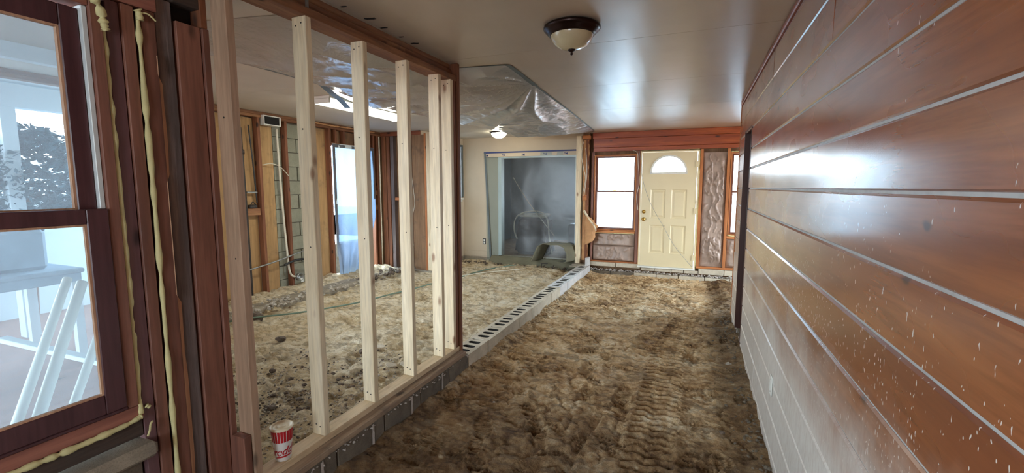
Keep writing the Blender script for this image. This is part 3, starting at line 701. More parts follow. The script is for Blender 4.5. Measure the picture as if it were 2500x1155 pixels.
grid('paper_flap', 26, 40, lambda u, v: (-1.86 + u * (.26 * np.sin(np.clip(v * 1.15, 0, 1) * PI) ** .6 * (.75 + .4 * vnoise(v * 9, u, 1, 4))), 8.09 - .07 * np.sin(u * 2.4) - .05 * fbm(u * 3, v * 4, .8, 3, 9), .36 + v * .62), 'kraft', ws)
tube('split_lath', [(-1.88, 8.06, .98), (-1.78, 8.03, .84), (-1.68, 8.01, .72), (-1.64, 8.0, .63)], lambda t: .022 * (1 - .5 * t), 'newz', ws, 6)
cb = tube('wire', [(-1.9, 8.03, 2.22), (-1.93, 8.02, 2.0), (-1.89, 8.01, 1.75), (-1.85, 8.02, 1.55), (-1.9, 8.03, 1.3)], .006, 'white_cable', None, 6); tag(cb, 'off-white electrical cable looped down the stripped wall end by the back window', 'cable')
cb = tube('wire', [(-1.86, 8.03, 2.1), (-1.84, 8.03, 1.9), (-1.83, 8.02, 1.6), (-1.86, 8.02, 1.35), (-1.88, 8.03, 1.25)], .005, 'white_cable', None, 6); tag(cb, 'second thinner cable beside the looped one on the stripped wall end', 'cable')
multibox('pier', [(-1.83, -1.775, 8.0, 8.2, -.25, .12), (-1.99, -1.8, 7.98, 8.2, -.25, -.02)], 'blockw', ws, .006)
tag(multibox('scrap_board', [(-2.06, -1.86, 7.93, 8.045, -.018, .004), (-2.09, -1.90, 7.9, 8.0, -.04, -.019)], 'conc'), 'short scrap boards lying on the last curb block by the fresh end post', 'board')

# ------------------------------------------------------------------ beige rear wall with wide doorway
w = root('wall_rear', (-3.2, YB, 0), 'beige painted drywall with a wide plastic-sealed doorway', 'wall', kind='structure')
OX0, OX1, OZ0, OZ1 = -3.66, -2.02, .03, 2.04
for (a, b, c, d) in [(-4.6, OX0, -.02, CZ), (OX0, OX1, OZ1, CZ), (OX1, -1.94, -.02, CZ)]: box('drywall', a, b, YB, YB + .12, c, d, 'beige', w)
box('footing', -4.6, -1.9, YB - .015, YB + .13, -.35, -.02, 'conc', w, .01)
box('baseboard_rear', -4.45, -3.76, YB - .012, YB, -.0, .10, 'beige', w, .003)
for (a, b, c, d) in [(OX0, OX0 + .07, OZ0, OZ1), (OX1 - .07, OX1, OZ0, OZ1), (OX0 + .07, OX1 - .07, OZ1 - .07, OZ1)]: box('casing', a, b, YB - .018, YB + .13, c, d, 'whitepaint', w, .003)
box('floor_edge', OX0 + .07, OX1 - .07, YB - .01, YB + .12, -.02, .03, 'newy', w, .003); box('floor_edge', OX0, OX1, YB - .03, YB + .0, -.09, -.022, 'silly', w, .004)
o = root('outlet', (-3.98, YB, .3), 'white duplex outlet low on the beige wall', 'outlet')
box('plate', -4.015, -3.945, YB - .006, YB - .0005, .24, .36, 'darkgrey', o, .002); box('receptacle', -3.998, -3.962, YB - .010, YB - .006, .305, .345, 'whitepaint', o, .002); box('receptacle', -3.998, -3.962, YB - .010, YB - .006, .255, .295, 'whitepaint', o, .002)
# return wall X=-4.45 with ledge and small plastic-covered window
w = root('wall_return', (-4.5, 7.5, 0), 'short beige return wall with a half-height ledge', 'wall', kind='structure')
box('drywall', -4.6, -4.45, 6.72, YB, -.02, 1.15, 'beige', w); box('drywall', -4.6, -4.45, 6.72, 7.3, 1.15, CZ, 'beige', w); box('drywall', -4.6, -4.45, 8.14, YB, 1.15, CZ, 'beige', w); box('drywall', -4.6, -4.45, 7.3, 8.14, 2.22, CZ, 'beige', w)
box('footing', -4.62, -4.44, 6.72, YB - .015, -.3, -.02, 'conc', w, .01)
box('ledge', -4.6, -4.40, 7.3, 8.16, 1.15, 1.185, 'whitepaint', w, .006); box('ledge_molding', -4.45, -4.42, 7.3, 8.15, 1.11, 1.15, 'whitepaint', w, .008)
f = grid('plastic_sheet', 30, 40, lambda u, v: (-4.44 + .02 * fbm(u * 3, v * 3, .6, 3, 3) + 0 * u, 7.28 + u * .9 , 1.19 + v * 1.05), 'filmgrey', None)
tag(f, 'small cloudy plastic sheet taped over the opening above the white ledge', 'plastic sheet')
fr_ = multibox('tape_frame', [(-4.437, -4.43, 7.28, 8.2, 2.22, 2.255), (-4.437, -4.43, 8.16, 8.2, 1.2, 2.22)], 'tape', f); fr_.name = 'tape_edge'

# adjoining room behind the doorway
w = root('wall_next_room', (-3, 10, 0), 'dim room beyond the plastic-sealed doorway', 'wall', kind='structure')
box('side', -4.7, -4.6, 8.36, 11.4, -.1, CZ, 'nextroom', w); box('side', -1.95, -1.85, 8.37, 11.4, -.1, CZ, 'nextroom', w)
for (a, b, c, d) in [(-4.6, -2.8, 0, CZ), (-2.3, -1.95, 0, CZ), (-2.8, -2.3, 0, .6), (-2.8, -2.3, 2.0, CZ)]: box('end', a, b, 11.2, 11.3, c, d, 'nextroom', w)
tag(box('floor', -4.6, -1.95, 8.37, 11.2, -.1, .03, 'tanboard'), 'wooden floor of the dim room beyond the doorway', 'floor', kind='structure')
vac = root('shop_vacuum', (-3.45, 8.62, .03), 'dark grey tub with pale lid and hose behind the plastic-sealed doorway', 'vacuum')
bm = bmesh.new(); bmesh.ops.create_cube(bm, size=1)
for v in bm.verts: k = 1 if v.co.z < 0 else .82; v.co = Vector((v.co.x * .78 * k, v.co.y * .45 * k, v.co.z * .78))
bmesh.ops.bevel(bm, geom=bm.edges[:], offset=.07, segments=3, affect='EDGES')
me = bpy.data.meshes.new('tub'); bm.to_mesh(me); bm.free(); link('tub', me, (-3.05, 8.72, .42), vac, 'void')
box('lid', -3.36, -2.76, 8.55, 8.9, .80, .87, 'conc', vac, .03)
tube('hose', [(-3.36, 8.5, .35), (-3.42, 8.48, .55), (-3.38, 8.48, .78), (-3.2, 8.5, .9), (-2.9, 8.5, .92), (-2.72, 8.48, .8), (-2.66, 8.47, .4), (-2.60, 8.46, .08)], .014, 'conc', vac, 8)
tag(box('cardboard_box', -2.5, -2.0, 9.3, 9.8, .03, .62, 'darkgrey', None, .02), 'dark box standing behind the right side of the sealed doorway', 'box')
tag(tube('propped_pole', [(-3.45, 8.5, 1.6), (-3.1, 8.47, 1.1), (-2.7, 8.45, .62), (-2.55, 8.44, .45)], .008, 'conc', None, 6), 'pale pole leaning diagonally behind the sealed doorway', 'pole')

# plastic over the doorway
def doorfilm(u, v):
    x = -3.93 + u * 1.93; z = -.06 + v * 2.13 - .05 * (1 - v) * np.sin(u * PI)
    x = x + .10 * u * 0 + (1 - v) * .02
    y = YB - .035 - .02 * fbm(x * 1.2, z * .5, .5, 3, 4) - .05 * np.clip(.25 - v, 0, 1) * np.sin(u * PI) * 3
    return x, y, z
f = grid('plastic_sheet', 70, 60, doorfilm, 'filmdoor'); tag(f, 'large hazy clear plastic sheet sealing the wide doorway in the beige wall', 'plastic sheet')
tf = f
box('tape_strip', -3.96, -2.04, YB - .045, YB - .04, 2.072, 2.10, 'bluetape', tf)
meshobj('tape_strip', [(-3.955, YB - .045, 2.09), (-3.92, YB - .045, 2.09), (-3.80, YB - .05, -.03), (-3.84, YB - .05, -.03), (-3.955, YB - .04, 2.09), (-3.92, YB - .04, 2.09), (-3.80, YB - .044, -.03), (-3.84, YB - .044, -.03)], [(0, 1, 2, 3), (7, 6, 5, 4), (0, 4, 5, 1), (1, 5, 6, 2), (2, 6, 7, 3), (3, 7, 4, 0)], 'tape', tf)
box('paper_strip', -3.92, -2.04, YB - .040, YB - .037, 2.0, 2.071, 'beige', tf)
def textmesh(s, size, mat, name, parent=None, shear=0, bold=0.0, extr=.0004, align='CENTER'):
    cu = bpy.data.curves.new(name, 'FONT'); cu.body = s; cu.size = size; cu.shear = shear; cu.offset = bold; cu.extrude = extr; cu.align_x = align
    t = bpy.data.objects.new('tmp_text', cu); COL.objects.link(t)
    dg = bpy.context.evaluated_depsgraph_get(); me = bpy.data.meshes.new_from_object(t.evaluated_get(dg))
    bpy.data.objects.remove(t); bpy.data.curves.remove(cu); me.name = name
    me.materials.clear(); return me
for i, x in enumerate((-3.9, -3.53, -3.12, -2.68, -2.27)):
    me = textmesh('3M', .055, 'bluetape', 'print', bold=.002); o = link('print', me, (x, YB - .0415, 2.012), tf, 'bluetape'); o.rotation_euler = (PI / 2, 0, 0)

# canvas tarp along the threshold, rolled mat
def tarp(u, v):
    x = -3.78 + u * 1.82; hang = (.05 + .16 * np.clip(u * 2.2, 0, 1) + .02 * fbm(u * 9, v, .9, 3, 3))
    y = YB - .03 - .14 * (1 - v) + .03 * fbm(u * 8, v * 3, .7, 3, 7); z = .0 + .035 * v - hang * (1 - v) ** 1.3 + .025 * fbm(u * 10, v * 2, .6, 3, 17)
    return x, y - .06, z
t = grid('tarp', 90, 16, tarp, 'tarp', None, True, .004); tag(t, 'olive canvas tarp draped over the threshold below the doorway sheet', 'tarp')
def mat_roll(u, v):
    s = v * 1.0; pts = [(-2.78, .02), (-2.70, .03), (-2.62, .2), (-2.56, .32), (-2.46, .38), (-2.3, .36), (-2.16, .37), (-2.06, .33), (-2.0, .2), (-2.0, .06), (-2.08, .02), (-2.2, .03)]
    t = np.linspace(0, 1, len(pts)); x = np.interp(v, t, [p[0] for p in pts]); z = np.interp(v, t, [p[1] for p in pts])
    return x - .12 * u, 8.14 - .34 * u + 0 * v, z + .01 * fbm(u * 3, v * 6, .6, 2, 4)
m_ = grid('rolled_mat', 10, 60, mat_roll, 'tarp', None, True, .012); tag(m_, 'stiff olive mat bent into an arch on the doorway threshold', 'mat')
ub = root('bent_bracket', (-2.5, 7.95, -.12), 'rusty U-shaped metal support under the tarp at the doorway', 'bracket')
tube('leg', [(-2.66, 7.96, -.17), (-2.655, 7.95, -.10), (-2.64, 7.95, -.03)], .008, 'iron', ub, 6); tube('leg', [(-2.42, 7.9, -.17), (-2.415, 7.9, -.10), (-2.39, 7.9, -.03)], .008, 'iron', ub, 6); box('bar', -2.66, -2.53, 7.93, 7.96, -.032, -.018, 'iron', ub, .002)
tag(rubble('rubble_strip', 240, lambda r: (r.uniform(-4.4, -1.98), 8.08 + r.uniform(-.14, .1), -.12 + r.uniform(-.02, .03)), .028, 'rock', None, 12), 'dark broken rubble along the foot of the beige wall', 'rubble')

# ------------------------------------------------------------------ left outer wall of the gutted room (X = -5.3)
LX = -5.3
w = root('wall_left_room', (LX, 4.5, 0), 'gutted outer wall of the sand-floored room: old studs, tan sheathing and bare block', 'wall', kind='structure')
box('backing', LX - .16, LX - .125, 3.0, 5.58, -.3, CZ, 'conc', w); box('backing', LX - .16, LX - .125, 6.5, 6.95, -.3, CZ, 'conc', w); box('backing', LX - .16, LX - .125, 5.58, 6.5, 2.06, CZ, 'conc', w)
for (a, b, m) in [(3.0, 3.98, 'plywood'), (3.985, 4.235, 'plywood'), (4.28, 4.52, 'plywood'), (5.02, 5.27, 'tanboard'), (5.275, 5.50, 'plywood'), (6.52, 6.75, 'tanboard')]:
    box('sheathing', LX - .10, LX - .085, a, b - .004, -.08, 2.30, m, w)
# exposed blocks
z = -.1; row = 0
while z < 2.3:
    y = 4.53 - (.2 if row % 2 else 0)
    while y < 5.01:
        a = max(y, 4.525); b = min(y + .39, 5.015)
        if b - a > .04: box('block', LX - .122, LX - .09 + random.uniform(-.003, .003), a, b - .008, z, z + .192, 'blocky', w, .003)
        y += .4
    z += .2; row += 1
studs = [(3.55, .0), (4.235, 0), (4.655, 0), (5.465, 0), (6.49, 0), (6.60, 0)]
for (a, q) in studs: box('stud', LX - .085, LX + .002, a, a + .04, -.09, 2.31, 'oldz', w, .002)
for (a, b) in [(3.98, 3.985), ]: pass
box('top_plate', LX - .085, LX + .005, 1.9, 6.7, 2.31, 2.345, 'oldy', w, .002); box('top_plate', LX - .085, LX + .0, 1.9, 6.7, 2.347, CZ - .001, 'oldy', w, .002)
box('lintel', LX - .08, LX - .0, 5.51, 6.485, 2.06, 2.10, 'oldy', w, .002)
for a in (5.60, 5.78, 6.1, 6.40): box('cripple', LX - .08, LX - .002, a, a + .038, 2.102, 2.309, 'oldz', w, .002)
box('sheathing', LX - .10, LX - .085, 5.505, 6.5, 2.06, 2.3, 'tanboard', w)
for z in (1.04, 1.16): box('block_nailer', LX - .075, LX - .02, 3.99, 4.23, z, z + .09, 'oldy', w, .002) if z < 1.1 else box('block_nailer', LX - .075, LX - .02, 6.532, 6.598, z + .1, z + .19, 'oldy', w, .002)
box('block_nailer', LX - .075, LX - .02, 6.532, 6.598, 1.0, 1.09, 'oldy', w, .002)
box('footing', LX - .16, LX + .12, 3.0, 5.56, -.25, -.085, 'conc', w, .02); box('footing', LX - .16, LX + .10, 6.48, 6.72, -.25, -.06, 'conc', w, .02)
for i, (y0, y1) in enumerate([(3.2, 3.9), (3.92, 4.6), (4.62, 5.4)]):
    o = box('concrete_slab_edge', -5.16, -4.75 + .05 * i, y0, y1, -.16, -.035 + .01 * i, 'conc', None, .03, (0.03, -.06, random.uniform(-.05, .05)))
    tag(o, ['broken pale concrete slab piece nearest along the outer wall', 'broken concrete slab piece below the bare stud with the socket box', 'broken concrete slab piece furthest along, beside the plastic-covered opening'][i], 'slab')
tag(rubble('rubble_strip', 300, lambda r: (-4.7 + r.uniform(-.2, .12), r.uniform(3.2, 6.6), -.02 + r.uniform(-.03, .03)), .03, 'rockl', None, 13), 'pale broken concrete crumbs along the outer wall slab edge', 'rubble')
tag(rubble('rubble_strip', 60, lambda r: (-4.6 + r.uniform(-.2, .15), r.uniform(5.3, 6.6), .0 + r.uniform(-.03, .03)), .05, 'rock', None, 14), 'dark lumps of rubble below the plastic-covered outer opening', 'rubble')
# vertical pipes, cables, boxes
p = root('vent_pipe', (LX + .03, 4.02, -.05), 'black vertical iron pipe on the tan sheathing of the outer wall', 'pipe')
tube('pipe', [(LX - .02, 4.03, -.07), (LX - .02, 4.025, 1.1), (LX - .02, 4.01, 2.15)], .017, 'iron', p, 8); lathe('coupling', [(.018, -.03), (.026, -.03), (.026, .03), (.018, .03)], (LX - .02, 4.02, 1.85), 'iron', p, 12)
tag(tube('copper_stub', [(LX - .03, 4.05, 1.34), (LX - .03, 4.2, 1.34)], .013, 'metal', None, 8), 'short horizontal grey pipe stub between black pipe and first old stud', 'pipe')
v = root('valve_box', (LX - .04, 4.13, 1.14), 'small dark valve fitting on the wooden nailer between pipe and stud', 'valve')
box('body', LX - .07, LX - .02, 4.08, 4.19, 1.132, 1.18, 'iron', v, .01); tube('handle', [(LX - .03, 4.1, 1.18), (LX - .03, 4.13, 1.215), (LX - .03, 4.17, 1.18)], .006, 'iron', v, 6)
v = root('wall_vent', (LX + .03, 4.43, 2.28), 'white-framed black vent box near the top of the outer wall', 'vent')
multibox('frame', [(LX - .05, LX + .05, 4.30, 4.312, 2.22, 2.345), (LX - .05, LX + .05, 4.55, 4.562, 2.22, 2.345), (LX - .05, LX + .05, 4.312, 4.55, 2.333, 2.345), (LX - .05, LX + .05, 4.312, 4.55, 2.22, 2.232)], 'whitepaint', v, .001); box('duct', LX - .048, LX + .03, 4.313, 4.549, 2.233, 2.332, 'void', v)
tag(tube('conduit', [(LX - .04, 4.56, 2.2), (LX - .04, 4.575, 1.6), (LX - .05, 4.60, 1.1), (LX - .03, 4.61, .6), (LX + .0, 4.62, .2), (LX + .02, 4.72, .12)], .014, 'white_cable', None, 8), 'thick pale cable sweeping down the bare block to the socket box', 'cable')
tag(tube('grey_cable', [(LX - .04, 4.14, 2.2), (LX - .04, 4.17, 1.8), (LX - .04, 4.19, 1.4), (LX - .04, 4.2, 1.2)], .009, 'black_cable', None, 6), 'dark cable hanging beside the first old stud of the outer wall', 'cable')
tag(tube('water_pipe', [(LX + .03, 3.98, .35), (LX + .02, 4.4, .40), (LX + .015, 4.8, .47), (LX + .01, 5.2, .52)], .011, 'metal', None, 8), 'thin grey water pipe running along the outer wall near the floor', 'pipe')
tag(tube('black_hose', [(LX + .04, 4.5, .33), (LX + .045, 4.7, .37), (LX + .04, 4.9, .34), (LX + .03, 5.02, .2), (LX + .03, 5.04, .05)], .016, 'black_cable', None, 8), 'short black hose curving below the thin water pipe', 'hose')
v = root('socket_box', (LX + .05, 4.74, .12), 'round metal socket box hanging at the foot of the second old stud', 'electrical box')
lathe('can', [(0, 0), (.055, 0), (.055, .05), (.048, .05), (.045, .01), (0, .01)], (LX + .02, 4.74, .12), 'metal', v, 20).rotation_euler = (0, PI / 2, 0); box('tag', LX + .06, LX + .064, 4.75, 4.79, .04, .1, 'whitepaint', v)
tag(tube('tan_cable', [(LX - .03, 4.3, 1.7), (LX - .0, 4.42, 1.72), (LX + .01, 4.55, 1.68), (LX + .01, 4.68, 1.56)], .005, 'white_cable', None, 5), 'thin tan cable arcing between two old studs high on the outer wall', 'cable')
tag(tube('white_conduit', [(LX - .05, 3.53, 2.1), (LX - .05, 3.535, 1.2), (LX - .05, 3.54, .45)], .03, 'pvc', None, 10), 'vertical white pipe seen in the gap left of the nearest partition stud', 'pipe')
for i, z in enumerate((2.15, 2.22)): tag(tube('dark_pipe', [(LX - .03, 3.3, z), (LX - .02, 3.5, z - .01)], .018, 'iron', None, 8), ['lower dark horizontal pipe above the vertical white pipe', 'upper dark horizontal pipe above the vertical white pipe'][i], 'pipe')
# plastic over the outer opening
def sidefilm(u, v):
    pinch = np.clip((.45 - v) / .45, 0, 1) ** 1.2; y = 5.50 + u * .99 * (1 - pinch * .58)
    x = LX + .02 + .06 * pinch + .02 * np.sin(u * 20 + v * 3) * (.25 + pinch) + .03 * fbm(u * 3, v * 5, .7, 3, 6)
    return x, y, -.04 + v * 2.12 + .03 * fbm(u * 4, v * 0, .5, 2, 9)
tag(box('low_wall', -5.95, -5.75, 5.0, 7.4, -.3, .42, 'conc'), 'low rough concrete wall outside the plastic-covered side opening', 'wall')
f = grid('plastic_sheet', 60, 80, sidefilm, 'filmblue'); tag(f, 'backlit blue-white plastic sheet gathered at the bottom over the outer wall opening', 'plastic sheet')
tf = f
box('tape_strip', LX + .008, LX + .014, 5.53, 6.49, 2.03, 2.09, 'liner', tf); box('tape_strip', LX + .008, LX + .014, 5.525, 5.575, .3, 2.03, 'liner', tf); box('tape_strip', LX + .008, LX + .014, 6.44, 6.49, 1.2, 2.03, 'liner', tf)
foam('torn_paper', [(LX + .03, 5.1, 2.36), (LX + .04, 5.5, 2.35), (LX + .03, 5.9, 2.36), (LX + .03, 6.5, 2.36)], .014, w, 9, mat='kraft')
# back partition Y = 6.72
w = root('wall_closet', (-4.9, 6.75, 0), 'old dark framing and brown panels forming the far left corner of the gutted room', 'wall', kind='structure')
box('panel', -5.4, -4.46, 6.80, 6.82, -.1, CZ, 'tanboard', w)
for i, (a, b, m) in enumerate([(-5.29, -5.2, 'oldz'), (-5.185, -5.12, 'oldz'), (-5.10, -5.03, 'greyz'), (-4.80, -4.76, 'oldz'), (-4.72, -4.68, 'oldz')]): box('stud', a, b, 6.71, 6.798, -.06, 2.31, m, w, .002)
box('panel', -4.63, -4.37, 6.702, 6.709, -.06, 2.31, 'tanboard', w)
box('nailer', -5.03, -4.81, 6.72, 6.77, 1.17, 1.22, 'orangex', w, .002); box('top_plate', -5.3, -4.46, 6.70, 6.79, 2.311, CZ - .002, 'oldx', w, .002)
box('stud', -4.36, -4.322, 6.66, 6.715, -.06, 2.33, 'orangez', w, .002); box('stud', -4.318, -4.23, 6.66, 6.70, -.06, 2.33, 'newz', w, .002)
box('footing', -5.3, -4.2, 6.62, 6.85, -.25, -.062, 'conc', w, .01)
tag(tube('thin_wire', [(-4.66, 6.68, 2.3), (-4.65, 6.68, 1.8), (-4.6, 6.67, 1.4), (-4.58, 6.67, 1.1), (-4.66, 6.66, .8), (-4.7, 6.67, .55), (-4.62, 6.67, .4), (-4.66, 6.67, .25)], .005, 'white_cable', None, 5), 'thin looping wire hanging on the brown panel by the pale corner stud', 'cable')
jb = root('junction_box', (-4.68, 6.69, .2), 'small metal junction box low on the brown corner panel', 'electrical box')
box('body', -4.71, -4.65, 6.66, 6.70, .15, .24, 'metal', jb, .003); box('cover', -4.712, -4.648, 6.655, 6.66, .148, .242, 'metal', jb, .001)
# near diagonal wall with a big window added out of view to light the studs
w = root('wall_diagonal', (-2.0, 1.25, 0), 'plain wall closing the near side of the gutted room with a broad opening added for light', 'wall', kind='structure')
D0 = Vector((-2.06, 1.17, 0)); D1 = Vector((-5.36, 3.05, 0)); dd = (D1 - D0); Ld = dd.length; ang = math.atan2(dd.y, dd.x)
for (a, b, c, d) in [(0, .55, -.3, CZ), (Ld - .55, Ld, -.3, CZ), (.55, Ld - .55, -.3, .3), (.55, Ld - .55, 2.1, CZ)]:
    m_ = D0 + dd * ((a + b) / 2 / Ld); o = box('panel', -(b - a) / 2, (b - a) / 2, -.05, .05, c, d, 'siding', w); o.location = Vector((m_.x, m_.y, (c + d) / 2)) - org(w); o.rotation_euler = (0, 0, ang)

# ------------------------------------------------------------------ near left wall with window_1 and old studs (X = -1.9)
NX = -1.9
wl = root('wall_left', (NX, .8, 0), 'old stripped exterior wall left of the camera with dark red studs beside the window', 'wall', kind='structure')
for (a, b, c, d) in [(-2.7, -2.3, -.4, CZ), (-.7, -.02, -.4, CZ), (-2.3, -.7, -.4, .5), (-2.3, -.7, 2.1, CZ)]: box('panel', NX - .13, NX, a, b, c, d, 'beige', wl)  # unseen opening behind the camera, added to light boards and stud fronts
# framing right of the window: (y0, y1, xfront, material)
for (a, b, xf, m) in [(.968, 1.008, -.010, 'purplez'), (1.011, 1.05, -.002, 'redz'), (1.072, 1.118, 0, 'redz'), (1.195, 1.288, -.004, 'redz'), (1.291, 1.318, .006, 'redz')]:
    box('stud', NX - .11, NX + xf, a, b, -.004, 2.055, m, wl, .002)
box('weathered_board', NX - .12, NX - .012, 1.123, 1.187, -.004, 2.12, 'greyz', wl, .004)
grid('torn_splinter', 5, 60, lambda u, v: (NX + .008 - .006 * u, 1.112 + u * (.012 + .008 * vnoise(v * 14, u, 1, 3)) * (vnoise(v * 7, 0 * u, 1, 12) > .3), -.1 + v * 2.0), 'splinter', wl)
grid('torn_splinter', 5, 60, lambda u, v: (NX - .02 - .01 * u, 1.181 + u * (.006 + .008 * vnoise(v * 12, u, 1, 5)), -.1 + v * 1.9), 'greyz', wl)
box('gap_shade_panel', NX - .13, NX - .06, .95, 1.3, -.3, 2.2, 'void', wl)  # near-black panel stands for the shade between the studs
box('top_rail', NX - .09, NX + .004, -.02, 1.125, 2.058, 2.11, 'redy', wl, .003)
box('top_rail', NX - .09, NX - .006, -.02, 1.118, 2.113, 2.2, 'greyy', wl, .003); box('top_rail', NX - .09, NX - .004, 1.19, 1.29, 2.125, 2.25, 'greyy', wl, .003); box('top_rail', NX - .09, NX - .01, -.02, 1.318, 2.252, CZ, 'greyy', wl, .003)
box('side_board', NX - .09, NX + .0, 1.289, 1.318, 2.057, 2.25, 'oldz', wl, .003)
for y in (1.0, 1.09): box('rail_block', NX - .08, NX - .012, y - .06, y + .02, 2.2, 2.25, 'redy', wl, .002)
# window apron
box('apron_board', NX - .11, NX - .0, -.02, .966, .545, .598, 'redy', wl, .003); box('apron_board', NX - .11, NX - .012, -.02, .966, .47, .535, 'greyy', wl, .003)
box('concrete_sill', NX - .13, NX + .045, -.3, .985, .392, .452, 'conc', wl, .014)
z = -.3; rowi = 0
while z < .39:
    y = -2.7 + (.2 if rowi % 2 else 0)
    while y < .95: box('block', NX - .14, NX - .03, y, min(y + .392, .962), z, min(z + .185, .39), 'blockd', wl, .004); y += .4
    z += .19; rowi += 1
box('kick_block', NX + .012, NX + .09, 1.285, 1.322, -.06, .30, 'redz', wl, .003)
# yellow foam beads
foam('foam_bead', [(NX + .0, 1.061, 2.045), (NX + .002, 1.061, 1.7), (NX + .003, 1.062, 1.3), (NX + .003, 1.061, .8), (NX + .002, 1.062, .3), (NX, 1.062, -.1)], .0095, wl, 21, 8, 26)
foam('foam_bead', [(NX - .01, .955, 2.02), (NX - .008, .958, 1.7), (NX - .008, .959, 1.3), (NX - .01, .96, 1.0), (NX - .012, .96, .8), (NX - .004, .957, .56)], .011, wl, 22, 8, 22)
foam('foam_bead', [(NX + .004, .955, .553), (NX + .008, .9, .545), (NX + .008, .75, .540), (NX + .006, .6, .541), (NX + .006, .3, .541)], .012, wl, 23, 8, 16)
foam('foam_blob', [(NX + .01, .70, 2.058), (NX + .015, .84, 2.055), (NX + .018, .90, 2.05), (NX + .018, .935, 2.02), (NX + .014, .948, 1.97), (NX + .01, .955, 1.94)], .014, wl, 24, 9, 9)
foam('foam_blob', [(NX + .012, .93, 2.02), (NX + .022, .925, 2.07), (NX + .02, .93, 2.11)], .010, wl, 25, 8, 6)
tube('foam_string', [(NX + .01, 1.062, 2.035), (NX + .02, 1.085, 2.037), (NX + .02, 1.11, 2.02)], .003, 'foam', wl, 6)
foam('foam_blob', [(NX + .012, 1.056, 2.045), (NX + .012, 1.062, 2.03), (NX + .012, 1.062, 2.01)], .013, wl, 27, 8, 5)
tube('foam_string', [(NX + .012, .985, .52), (NX + .016, .975, .512), (NX + .014, .972, .49), (NX + .012, .965, .47)], .004, 'foam', wl, 6)
foam('foam_blob', [(NX, .975, .585), (NX, .985, .575)], .010, wl, 28, 7, 4)

w1 = root('window_1', (NX, .5, .6), 'large brown double-hung window nearest the camera with leaning pipes seen outside', 'window', kind='structure')
Y0, Y1 = .02, .95
box('jamb_board', NX - .11, NX + .006, .915, .95, .60, 2.05, 'redz', w1, .003); box('jamb_board', NX - .11, NX + .006, Y0 - .03, Y0, .60, 2.05, 'redz', w1, .003)
box('head_board', NX - .11, NX + .004, Y0, .915, 2.01, 2.05, 'redy', w1, .003); box('stool', NX - .12, NX + .008, Y0, .915, .599, .612, 'sash', w1, .003)
for yy in (.905, ): 
    box('jamb_liner', NX - .075, NX - .006, .898, .914, 1.335, 2.009, 'liner', w1, .002); box('jamb_liner', NX - .075, NX - .05, .90, .914, .613, 1.33, 'liner', w1, .002)
box('jamb_liner', NX - .075, NX - .03, Y0 + .001, Y0 + .016, .613, 2.009, 'liner', w1, .002)
# upper sash (set back), lower sash (forward)
def sash(nm, xa, xb, ya, yb, za, zb, sw, tw, bw):
    s = multibox(nm, [(xa, xb, ya, ya + sw, za, zb), (xa, xb, yb - sw, yb, za, zb), (xa, xb, ya + sw, yb - sw, za, za + bw), (xa, xb, ya + sw, yb - sw, zb - tw, zb)], 'sash', w1, .003)
    xm = (xa + xb) / 2
    box('pane', xm - .003, xm, ya + sw - .003, yb - sw + .003, za + bw - .003, zb - tw + .003, 'glass', s)
    g_ = .007
    multibox('glazing_bead', [(xm + .001, xb - .004, ya + sw, ya + sw + g_, za + bw, zb - tw), (xm + .001, xb - .004, yb - sw - g_, yb - sw, za + bw, zb - tw), (xm + .001, xb - .004, ya + sw + g_, yb - sw - g_, za + bw, za + bw + g_), (xm + .001, xb - .004, ya + sw + g_, yb - sw - g_, zb - tw - g_, zb - tw)], 'splinter', s)
    return s
sash('upper_sash', NX - .062, NX - .022, Y0 + .017, .897, 1.302, 1.998, .052, .068, .030)
sash('lower_sash', NX - .018, NX + .014, Y0 + .002, .91, .614, 1.335, .062, .05, .070)

# ------------------------------------------------------------------ outside left: porch seen through window_1
tag(box('ground', -30, -2.03, -12, 1.15, -.4, -.1, 'deck'), 'reddish porch deck outside the near window', 'ground', kind='structure')
o = meshobj('ground', [(-2.06, 1.1, -.1), (-5.5, 3.0, -.1), (-30, 14, -.1), (-30, 1.1, -.1), (-2.06, 1.1, -.3), (-5.5, 3.0, -.3), (-30, 14, -.3), (-30, 1.1, -.3)], [(0, 3, 2, 1), (0, 1, 5, 4), (1, 2, 6, 5), (2, 3, 7, 6), (4, 5, 6, 7)], 'deck'); tag(o, 'outer part of the reddish deck beyond the window', 'ground', kind='structure')
pc = root('porch_roof', (-4, 1, 2.3), 'white porch roof with beams outside the near window', 'porch roof', kind='structure')
box('roof_panel', -7.2, -2.05, -3, 1.1, 2.42, 2.47, 'siding', pc)
meshobj('roof_panel', [(-2.06, 1.1, 2.42), (-7.2, 4.0, 2.42), (-7.2, 1.1, 2.42), (-2.06, 1.1, 2.47), (-7.2, 4.0, 2.47), (-7.2, 1.1, 2.47)], [(0, 1, 2), (5, 4, 3), (0, 2, 5, 3), (0, 3, 4, 1), (1, 4, 5, 2)], 'siding', pc)
box('beam', -6.3, -6.15, -3, 3.6, 2.18, 2.40, 'siding', pc); box('beam', -4.4, -4.32, -3, 2.3, 2.28, 2.42, 'siding', pc)
for y in (.9, 2.2, 3.2): box('post', -6.29, -6.17, y, y + .11, -.1, 2.18, 'siding', pc)
box('rear_panel', -7.25, -7.2, -3, 5.2, -.1, 1.3, 'siding', pc)
bn = root('bench', (-5.4, 1.7, -.1), 'pale bench on the porch outside the near window', 'bench')
box('seat', -5.9, -5.0, 1.3, 2.2, .66, .70, 'benchblue', bn, .01); box('apron', -5.88, -5.02, 1.32, 2.18, .58, .66, 'benchblue', bn, .005)
for (x, y) in ((-5.85, 1.36), (-5.05, 1.36), (-5.85, 2.14), (-5.05, 2.14)): box('leg', x - .03, x + .03, y - .03, y + .03, -.1, .58, 'siding', bn)
